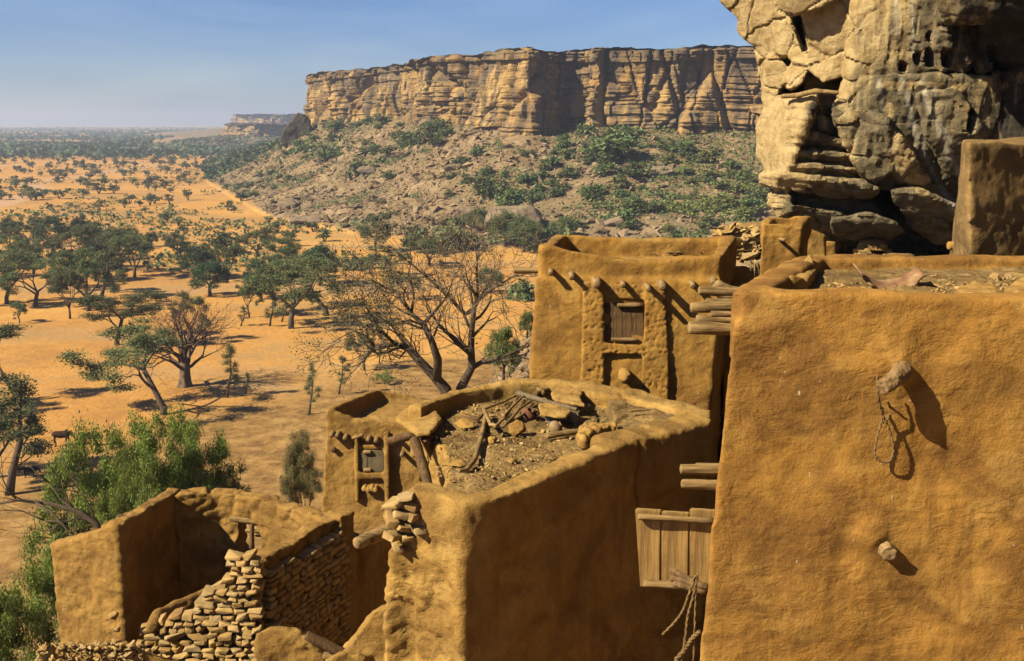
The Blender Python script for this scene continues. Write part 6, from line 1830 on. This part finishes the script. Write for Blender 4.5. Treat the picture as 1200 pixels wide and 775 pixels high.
def build_rock():
    pcs = [
     # top left jutting blocks
     rk([(838, -60, 27), (846, 0, 27.2), (866, 16, 27), (872, 26, 27), (878, -60, 26)], 6),
     rk([(868, 8, 27), (874, 34, 27), (866, 37, 27.3), (880, 50, 27), (893, 52, 26.6), (905, -60, 25.6), (872, -60, 26)], 6),
     rk([(884, 40, 26.9), (890, 76, 27), (897, 122, 27.2), (904, 66, 26.4), (918, 56, 25.8), (928, -60, 25.2), (900, -60, 25.4)], 6),
     rk([(900, 14, 26.0), (925, 18, 25.4), (944, 66, 25.2), (930, 74, 25.4), (908, 62, 25.9)], 3),
     # big upper block split by a crack from the main face
     rk([(938, -60, 24.9), (1000, -60, 24.3), (999, 20, 24.2), (996, 60, 24.5), (988, 86, 24.8), (962, 92, 24.9), (947, 70, 25.0), (940, 22, 25.0)], 5),
     rk([(948, 58, 25.1), (992, 52, 24.6), (989, 88, 24.6), (964, 96, 24.7), (950, 84, 24.9)], 4),
     # ledge on top of it
     rk([(905, -60, 24.2), (975, -60, 23.9), (992, -6, 24.0), (960, 10, 24.2), (930, 18, 24.5), (912, 14, 24.8)], 4),
     # boulders wedged below
     rk([(918, 84, 25.4), (928, 72, 25.3), (944, 68, 25.1), (949, 76, 24.9), (938, 98, 25.0), (924, 105, 25.2), (916, 98, 25.6)], 2.5),
     rk([(899, 66, 26.3), (912, 62, 26.2), (922, 78, 26), (914, 106, 26.2), (898, 124, 26.6), (893, 112, 26.8), (896, 80, 26.6)], 3),
     rk([(945, 92, 26), (985, 88, 26), (985, 112, 26.4), (945, 112, 26.4)], 3),
     # bright slab facing the sun
     rk([(901, 116, 26.0), (930, 113, 24.9), (956, 109, 24.35), (952, 130, 24.35), (938, 155, 24.4), (932, 185, 24.5), (921, 208, 24.7), (903, 212, 25.6), (889, 180, 26.4), (888, 148, 26.4)], 5),
     # receding beds beside and under it
     rk([(955, 112, 25.8), (986, 112, 25.6), (986, 140, 25.4), (950, 142, 25.6)], 4),
     rk([(940, 143, 24.9), (962, 139, 24.9), (985, 150, 24.8), (990, 160, 25.2), (938, 158, 25.2)], 4),
     rk([(935, 162, 24.75), (955, 158, 24.7), (990, 166, 24.6), (997, 176, 24.9), (960, 176, 25.0), (930, 172, 25.0)], 4),
     rk([(930, 180, 24.65), (950, 177, 24.6), (998, 183, 24.5), (1003, 192, 24.8), (960, 191, 24.9), (926, 189, 24.9)], 4),
     rk([(922, 193, 24.6), (950, 193, 24.5), (1004, 198, 24.4), (1012, 208, 24.8), (960, 207, 24.9), (919, 204, 24.8)], 4),
     rk([(893, 206, 25.6), (915, 203, 24.6), (960, 209, 24.2), (1005, 213, 24.1), (1030, 222, 24.0), (1020, 233, 24.6), (980, 231, 24.6), (940, 226, 24.7), (908, 222, 25.0), (893, 218, 25.6)], 5),
     rk([(908, 222, 25.6), (930, 230, 25.3), (1020, 236, 25.1), (1040, 252, 25.1), (1000, 252, 25.2), (940, 246, 25.3), (906, 240, 25.7)], 4),
     rk([(903, 228, 25.3), (925, 226, 24.9), (930, 250, 24.9), (912, 256, 25.2), (900, 240, 25.6)], 4),
     rk([(905, 243, 25.2), (935, 240, 24.8), (985, 250, 24.5), (1000, 262, 24.8), (985, 272, 25.3), (950, 270, 25.4), (915, 258, 25.4)], 5),
     rk([(975, 258, 24.5), (1015, 250, 24.2), (1050, 262, 24.2), (1058, 272, 24.5), (1040, 285, 25.1), (1000, 282, 25.1), (978, 275, 25.0)], 5),
     # main face: upper storey
     rk([(1002, -60, 24.1), (1040, -60, 23.5), (1130, -60, 22.9), (1140, 40, 23.2), (1116, 80, 23.5), (1050, 84, 23.7), (1000, 92, 23.9), (988, 90, 24.1), (990, 66, 24.1), (998, 30, 24.1)], 7),
     # lower storey, undercut towards its base
     rk([(988, 96, 24.2), (1012, 92, 23.8), (1040, 90, 23.6), (1110, 88, 23.4), (1168, 92, 23.4), (1175, 150, 23.6), (1180, 260, 24.8), (1125, 244, 24.8), (1060, 226, 24.6), (1020, 216, 24.4), (1004, 196, 24.2), (990, 166, 24.1), (980, 135, 24.2)], 7),
     rk([(985, 140, 24.0), (1005, 128, 23.7), (1040, 140, 23.4), (1044, 200, 23.8), (1025, 214, 24.1), (1005, 195, 24.1), (990, 168, 24.1)], 3),
     rk([(1040, 150, 23.6), (1055, 162, 23.4), (1075, 190, 23.5), (1090, 215, 23.9), (1055, 214, 24.0), (1038, 195, 23.9)], 3),
     rk([(1075, 110, 23.3), (1120, 105, 23.2), (1150, 150, 23.3), (1150, 210, 23.9), (1110, 200, 23.7), (1085, 160, 23.4)], 3),
     # lower right lip
     rk([(1045, 222, 24.0), (1080, 224, 23.6), (1125, 244, 23.7), (1130, 262, 24.0), (1080, 250, 24.1), (1050, 240, 24.3)], 5),
     rk([(1056, 244, 24.3), (1080, 250, 24.1), (1110, 262, 24.0), (1125, 285, 24.3), (1100, 288, 24.8), (1070, 272, 24.9)], 5),
     # cavernous upper right
     rk([(1095, -60, 21.8), (1290, -60, 20.0), (1290, 6, 20.8), (1215, 22, 21.6), (1165, 4, 21.8), (1128, 12, 22.0), (1104, 24, 22.4), (1100, 0, 22.2)], 7),
     rk([(1150, 26, 22.9), (1180, 14, 22.5), (1290, 0, 21.6), (1290, 70, 22.6), (1200, 66, 23.2), (1160, 72, 23.5)], 6),
     rk([(1164, 70, 23.5), (1290, 60, 22.6), (1290, 330, 23.6), (1180, 330, 24.2), (1168, 190, 23.8)], 8),
     rk([(1118, 46, 23.3), (1132, 42, 23.1), (1136, 70, 23.2), (1124, 86, 23.5)], 3),
     rk([(1096, 40, 23.2), (1112, 30, 22.9), (1114, 66, 23.1), (1104, 84, 23.4)], 3),
     rk([(1140, 48, 23.4), (1160, 36, 23.1), (1166, 78, 23.3), (1146, 86, 23.6)], 3),
     # bulk behind everything
     rk([(905, -80, 30), (1300, -80, 28), (1300, 200, 28), (1120, 235, 27.4), (1000, 205, 27.4), (925, 170, 28.2), (905, 100, 30)], 14),
     rk([(925, 225, 27.5), (1300, 220, 30), (1300, 262, 31), (1040, 262, 30), (930, 255, 29)], 12),
     rk([(935, 250, 32), (1300, 240, 31), (1300, 350, 31), (930, 350, 34)], 12),
    ]
    me = voxelize(pcs, 0.042, 1, 0.3)
    V, N = mget(me)
    px, py = pix(V)
    wq = V + np.stack([fbm(V / .9, 3, seed=s) for s in (21, 22, 23)], 1) * .25
    f1, f2, c = worley(wq / np.array([1.1, 1.6, .75]), 12)
    slab = sstep(965, 945, px) * sstep(108, 122, py) * sstep(222, 205, py)
    c = .5 + (c - .5) * (1 - .85 * slab); f2 = f2 + slab * .4
    V = V + N * ((c - .5) * .10 * (1 - .6 * sstep(1000, 1020, px)))[:, None]
    V = V + N * (fbm(V / 1.8, 3, seed=3) * .08)[:, None]
    V = V + N * (fbm(V / .5, 5, seed=4, ridge=True, gain=.6) * .045)[:, None]
    V = V - N * (.07 * np.exp(-((f2 - f1) / .035) ** 2) * (1 - .7 * sstep(1000, 1020, px)))[:, None]
    # bedding in the lower stack, vertical flutes in the big face
    bed = fbm(np.stack([V[:, 0] / 1.6, V[:, 1] / 1.6, V[:, 2] / .13 + V[:, 0] * .5], 1), 3, seed=5, ridge=True)
    mb_ = sstep(100, 130, py) * np.clip(sstep(1010, 985, px) + sstep(215, 235, py), 0, 1) * sstep(915, 935, px + (py > 205) * 40)
    V = V + N * (bed * .07 * mb_ * (1 - np.abs(N[:, 2])))[:, None]
    fl = fbm(np.stack([V[:, 0] / .22, V[:, 1] / .22, V[:, 2] / 3 + V[:, 0] * .2], 1), 4, seed=6, ridge=True)
    V = V + N * (fl * .06 * (1 - mb_) * sstep(985, 1010, px))[:, None]
    # holes in the cavern band
    for hx, hy, rx, ry, dp in ((1058, 78, 5, 6, .5), (1076, 68, 5, 7, .5), (1090, 66, 7, 10, .9), (1110, 66, 5, 10, .9), (1138, 142, 4, 12, 1.2), (1090, 42, 4, 5, .4), (1180, 76, 14, 6, 1.0), (1165, 60, 5, 10, .8)):
        r = np.sqrt(((px - hx) / rx) ** 2 + ((py - hy) / ry) ** 2)
        V[:, 1] += dp * np.clip(1.15 - r, 0, 1) ** .5 * (N[:, 1] < .2) * (V[:, 1] < 26) * (r < 1.15)
    me.vertices.foreach_set('co', V.ravel())
    me.polygons.foreach_set('use_smooth', np.full(len(me.polygons), True)); me.update()
    me.set_sharp_from_angle(angle=R(30))
    nz = fbm(V / 1.1, 3, seed=9) * 22
    grey = sstep(975, 1015, px + nz) * 0.42 + sstep(200, 240, py + nz * .4) * sstep(905, 930, px) * .45
    grey += sstep(940, 950, px + nz * .3) * sstep(112, 130, py) * sstep(1000, 980, px) * .3
    grey -= sstep(95, 60, py + nz * .5) * sstep(1090, 1050, px) * .22
    # fresh buff scars
    for hx, hy, rx, ry in ((1057, 180, 16, 22), (1125, 102, 12, 6), (1068, 100, 40, 5), (1092, 228, 20, 14), (1075, 210, 14, 8), (1165, 95, 20, 10), (1042, 130, 5, 10)):
        grey -= .5 * (((px - hx) / rx) ** 2 + ((py - hy) / ry) ** 2 + nz * .02 < 1)
    var = sstep(1150, 1185, px + nz * .8) * .55 + sstep(1095, 1125, px + nz * .5) * sstep(92, 70, py) * .42 + sstep(930, 950, px) * sstep(112, 122, py) * sstep(170, 150, py) * sstep(985, 975, px) * .35  # black varnish, plus painted shade in cavern, recess and underside
    var += sstep(235, 262, py + nz * .3) * .22
    st = np.zeros(len(V))
    for line, w_ in (([(1057, 95), (1062, 120), (1072, 150), (1082, 180), (1100, 215), (1118, 245)], 4), ([(1080, 98), (1088, 125), (1100, 150), (1112, 180), (1122, 200)], 3.2), ([(1092, 100), (1100, 135), (1116, 170)], 2.0), ([(1069, -20), (1070, 66)], 2.0), ([(1050, -20), (1049, 40)], 1.6), ([(1030, 96), (1034, 130)], 2)):
        d, _, _ = pdist(px + nz * .12, py, line)
        st = np.maximum(st, np.exp(-(d / w_) ** 2))
    set_attr(me, 'grey', grey); set_attr(me, 'varnish_shade', var); set_attr(me, 'streak', st * 1.0)
    me.name = 'rock_overhang'; me.materials.clear()
    link('rock_overhang', me, mat_rock(), (0, 0, 0), kind='structure', label='huge overhanging sandstone rock with grey streaks above the houses')
build_rock()
# unseen cliff beyond the right edge, added dark and overhanging to block sky fill
def sky_block_cliff():
    t = NT('sky_block_rock'); n = t.noise(0.35, 6, 0.65)
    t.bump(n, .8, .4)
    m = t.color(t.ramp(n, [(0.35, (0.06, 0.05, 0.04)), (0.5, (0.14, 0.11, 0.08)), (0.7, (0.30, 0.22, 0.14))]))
    line = [(13.5, 30), (13.0, 20), (11.5, 8), (11, -6), (12, -25), (13, -60)]
    S = np.linspace(0, 1, 90); X = np.interp(S, np.linspace(0, 1, 6), [p[0] for p in line]); Yy = np.interp(S, np.linspace(0, 1, 6), [p[1] for p in line])
    Z = np.linspace(-12, 34, 60)
    G = []
    for z in Z:
        over = np.interp(z, [-12, -2, 5, 14, 24, 34], [0.5, 0, 0.8, 3.0, 4.6, 5.0]) * np.interp(Yy, [14, 24], [1, 0.1])
        G.append(np.stack([X - over, Yy, np.full_like(X, z)], 1))
    G.append(np.stack([X + 30, Yy, np.full_like(X, 35.0)], 1)); G.append(np.stack([X + 30, Yy, np.full_like(X, -14.0)], 1))
    V = np.concatenate(G); n1 = len(G); n2 = 90
    V[:, 0] += np.where(V[:, 0] < 20, fbm(V / 5, 4, seed=71) * 1.3, 0)
    i = (np.arange(n1 - 1)[:, None] * n2 + np.arange(n2 - 1)[None, :])
    F = np.stack([i, i + 1, i + n2 + 1, i + n2], -1).reshape(-1, 4)
    o = put('cliff', V, F, m, origin=(0, 0, 0), kind='structure', label='unseen dark cliff added beside the houses to block sky light')
sky_block_cliff()

# ================================================================== animals
def animal(name, px, py, L_, face, col, label, cat, goat=False, group=None, graze=True):
    g = ground(px, py, 45); r = L_ / 1.7
    def T(p): return Vector((p[0] * face * r, p[1] * r, p[2] * r))
    hz = 1.12 if not goat else 1.0
    head = [(0.72, 0, hz + .12), (1.0, 0, hz - .02), (1.22, 0, hz - .22)] if not graze else [(0.70, 0, hz + .05), (0.98, 0, hz - .22), (1.08, 0, hz - .52)]
    pcs = [tube([T(p) for p in [(-.78, 0, hz), (-.6, 0, hz - .02), (0, 0, hz - .1), (.45, 0, hz - .05), (.72, 0, hz + .02)]], [.12 * r, .27 * r, .33 * r, .31 * r, .18 * r], 12),
           tube([T(p) for p in [(.55, 0, hz), head[0], head[1]]], [.2 * r, .15 * r, .11 * r], 10), tube([T(head[1]), T(head[2])], [.125 * r, .065 * r], 10),
           tube([T((-.76, 0, hz + .05)), T((-.88, .02, hz - .25)), T((-.86, 0, hz - .65))], [.03 * r, .022 * r, .03 * r], 6)]
    if not goat: pcs.append(hull([T((.42 + .16 * math.cos(a) * math.cos(b), .08 * math.sin(a) * math.cos(b), hz + .2 + .17 * math.sin(b))) for a in np.linspace(0, 6, 8) for b in (-1.2, -.4, .4, 1.2)]))
    for sx, sy, lean in ((.5, .14, .04), (.42, -.14, -.08), (-.58, .14, .06), (-.5, -.14, -.05)):
        kx = sx - (.07 if sx < 0 else -.02)
        pcs.append(tube([T((sx, sy, hz - .22)), T((kx + lean * .5, sy, .56)), T((sx + lean, sy, .28)), T((sx + lean, sy, .0))], [.13 * r, .07 * r, .045 * r, .05 * r], 8))
    for s in (-1, 1):
        e = head[1]
        pcs.append(tube([T((e[0] - .04, s * .07, e[2] + .08)), T((e[0] - .10, s * .22, e[2] + .06))], [.05 * r, .02 * r], 6))
        pcs.append(tube([T((e[0], s * .06, e[2] + .1)), T((e[0] - .06 * (2 if goat else 1), s * (.16 if not goat else .09), e[2] + (.30 if not goat else .22))), T((e[0] - .1, s * .14, e[2] + .42 if not goat else e[2] + .26))], [.03 * r, .022 * r, .008 * r], 6))
    t = NT(name + '_hide'); n_ = t.noise(2.2 / r, 3); m = t.color(t.ramp(n_, [(0.4, tuple(c * .7 for c in col)), (0.6, col)]))
    me = voxelize(pcs, .03 * r, 3); me.polygons.foreach_set('use_smooth', np.full(len(me.polygons), True)); me.name = name
    o = link(name, me, m, g, label=label, cat=cat, group=group); me.materials.clear(); me.materials.append(m)
    o.rotation_euler = (0, 0, .2 * face)
GA = 'animals grazing below the village'
animal('cow', 73, 523, 2.1, 1, (0.075, 0.035, 0.02), 'dark brown cow grazing on the sand, head to the right', 'cow', group=GA)
animal('cow', 106, 524, 1.9, 1, (0.085, 0.04, 0.025), 'dark brown cow half hidden behind the green tree top', 'cow', group=GA)
animal('goat', 25, 557, 1.15, -1, (0.09, 0.04, 0.02), 'small brown goat in the shade at the left edge', 'goat', True, GA)
animal('goat', 36, 560, 1.5, 1, (0.015, 0.013, 0.012), 'black goat beside the small brown one at the left', 'goat', True, GA)

add_logs('branch', [P(917, 113, 24.9), P(935, 112, 24.5), P(955, 107, 24.1), P(982, 109, 23.9)], [.05, .055, .06, .045], WOODX, None, 4, 8, label='bleached log wedged in the crevice of the great rock', cat='log')
HAZE = 2.1e-4
EXPO = 1.56
# ================================================================== light, sky, air, camera
SUN = Vector((-0.89, -0.43, 0.81)).normalized()
sl = bpy.data.lights.new('sun', 'SUN'); sl.energy = 5.0; sl.angle = R(0.53); sl.color = (1.0, 0.86, 0.58)
so = bpy.data.objects.new('sun', sl); COL.objects.link(so)
so.rotation_euler = (-SUN).to_track_quat('-Z', 'Y').to_euler(); so.location = (0, 0, 30)
w = bpy.data.worlds.new('World'); SC.world = w; w.use_nodes = True
nt = w.node_tree
sky = nt.nodes.new('ShaderNodeTexSky'); sky.sky_type = 'NISHITA'; sky.sun_disc = False
sky.sun_elevation = math.asin(SUN.z); sky.sun_rotation = math.atan2(SUN.x, SUN.y)
sky.altitude = 300; sky.air_density = 1.0; sky.dust_density = 0.3; sky.ozone_density = 3.0
bg = nt.nodes['Background']; bg.inputs[1].default_value = 0.05
mx = nt.nodes.new('ShaderNodeMix'); mx.data_type = 'RGBA'; mx.blend_type = 'MULTIPLY'; mx.inputs[0].default_value = 1.0
nt.links.new(sky.outputs[0], mx.inputs[6])
# thin high cirrus
tcw = nt.nodes.new('ShaderNodeTexCoord'); mpw = nt.nodes.new('ShaderNodeMapping'); mpw.inputs['Rotation'].default_value = (0, R(-28), R(10)); mpw.inputs['Scale'].default_value = (2.2, 2.2, 9)
nw = nt.nodes.new('ShaderNodeTexNoise'); nw.inputs['Scale'].default_value = 1.6; nw.inputs['Detail'].default_value = 6; nw.inputs['Distortion'].default_value = .6
rw = nt.nodes.new('ShaderNodeValToRGB'); rw.color_ramp.elements[0].position = .38; rw.color_ramp.elements[1].position = .75
rw.color_ramp.elements[0].color = (0.35, 0.46, 0.70, 1); rw.color_ramp.elements[1].color = (0.60, 0.63, 0.80, 1)
nt.links.new(tcw.outputs['Generated'], mpw.inputs[0]); nt.links.new(mpw.outputs[0], nw.inputs['Vector']); nt.links.new(nw.outputs['Fac'], rw.inputs['Fac']); nt.links.new(rw.outputs[0], mx.inputs[7])
nt.links.new(mx.outputs[2], bg.inputs[0])
# air
HX, HY0, HY1 = 11500, -11500, 11500
me = bpy.data.meshes.new('haze'); bm = bmesh.new(); bmesh.ops.create_cube(bm, size=1.0)
for v in bm.verts:
    v.co.x *= 2 * HX; v.co.y *= 23000; v.co.z = 75 if v.co.z > 0 else -48
bm.to_mesh(me); bm.free()
hm = bpy.data.materials.new('haze'); hm.use_nodes = True; hn = hm.node_tree
hn.nodes.remove(hn.nodes['Principled BSDF'])
pv = hn.nodes.new('ShaderNodeVolumePrincipled'); pv.inputs['Density'].default_value = HAZE; pv.inputs['Color'].default_value = (0.40, 0.50, 0.74, 1)
pv.inputs['Anisotropy'].default_value = 0.2
hn.links.new(pv.outputs[0], hn.nodes['Material Output'].inputs['Volume'])
link('haze', me, hm, (0, 0, 0), kind='stuff', label='thin dusty air that pales the far plain')
cam = bpy.data.cameras.new('Camera'); co = bpy.data.objects.new('Camera', cam); COL.objects.link(co); SC.camera = co
cam.sensor_width = 36; cam.lens = FPX / 1200 * 36; cam.clip_start = 0.1; cam.clip_end = 40000
co.location = (0, 0, 0); co.rotation_euler = (math.pi / 2 - PITCH, 0, 0)
SC.view_settings.view_transform = 'Standard'; SC.view_settings.look = 'None'; SC.view_settings.gamma = 1
SC.view_settings.exposure = EXPO
SC.cycles.use_denoising = True
SC.cycles.max_bounces = 5; SC.cycles.volume_bounces = 1; SC.cycles.diffuse_bounces = 1; SC.cycles.transmission_bounces = 3
SC.cycles.use_fast_gi = False
SC.cycles.use_adaptive_sampling = True; SC.cycles.adaptive_threshold = 0.02
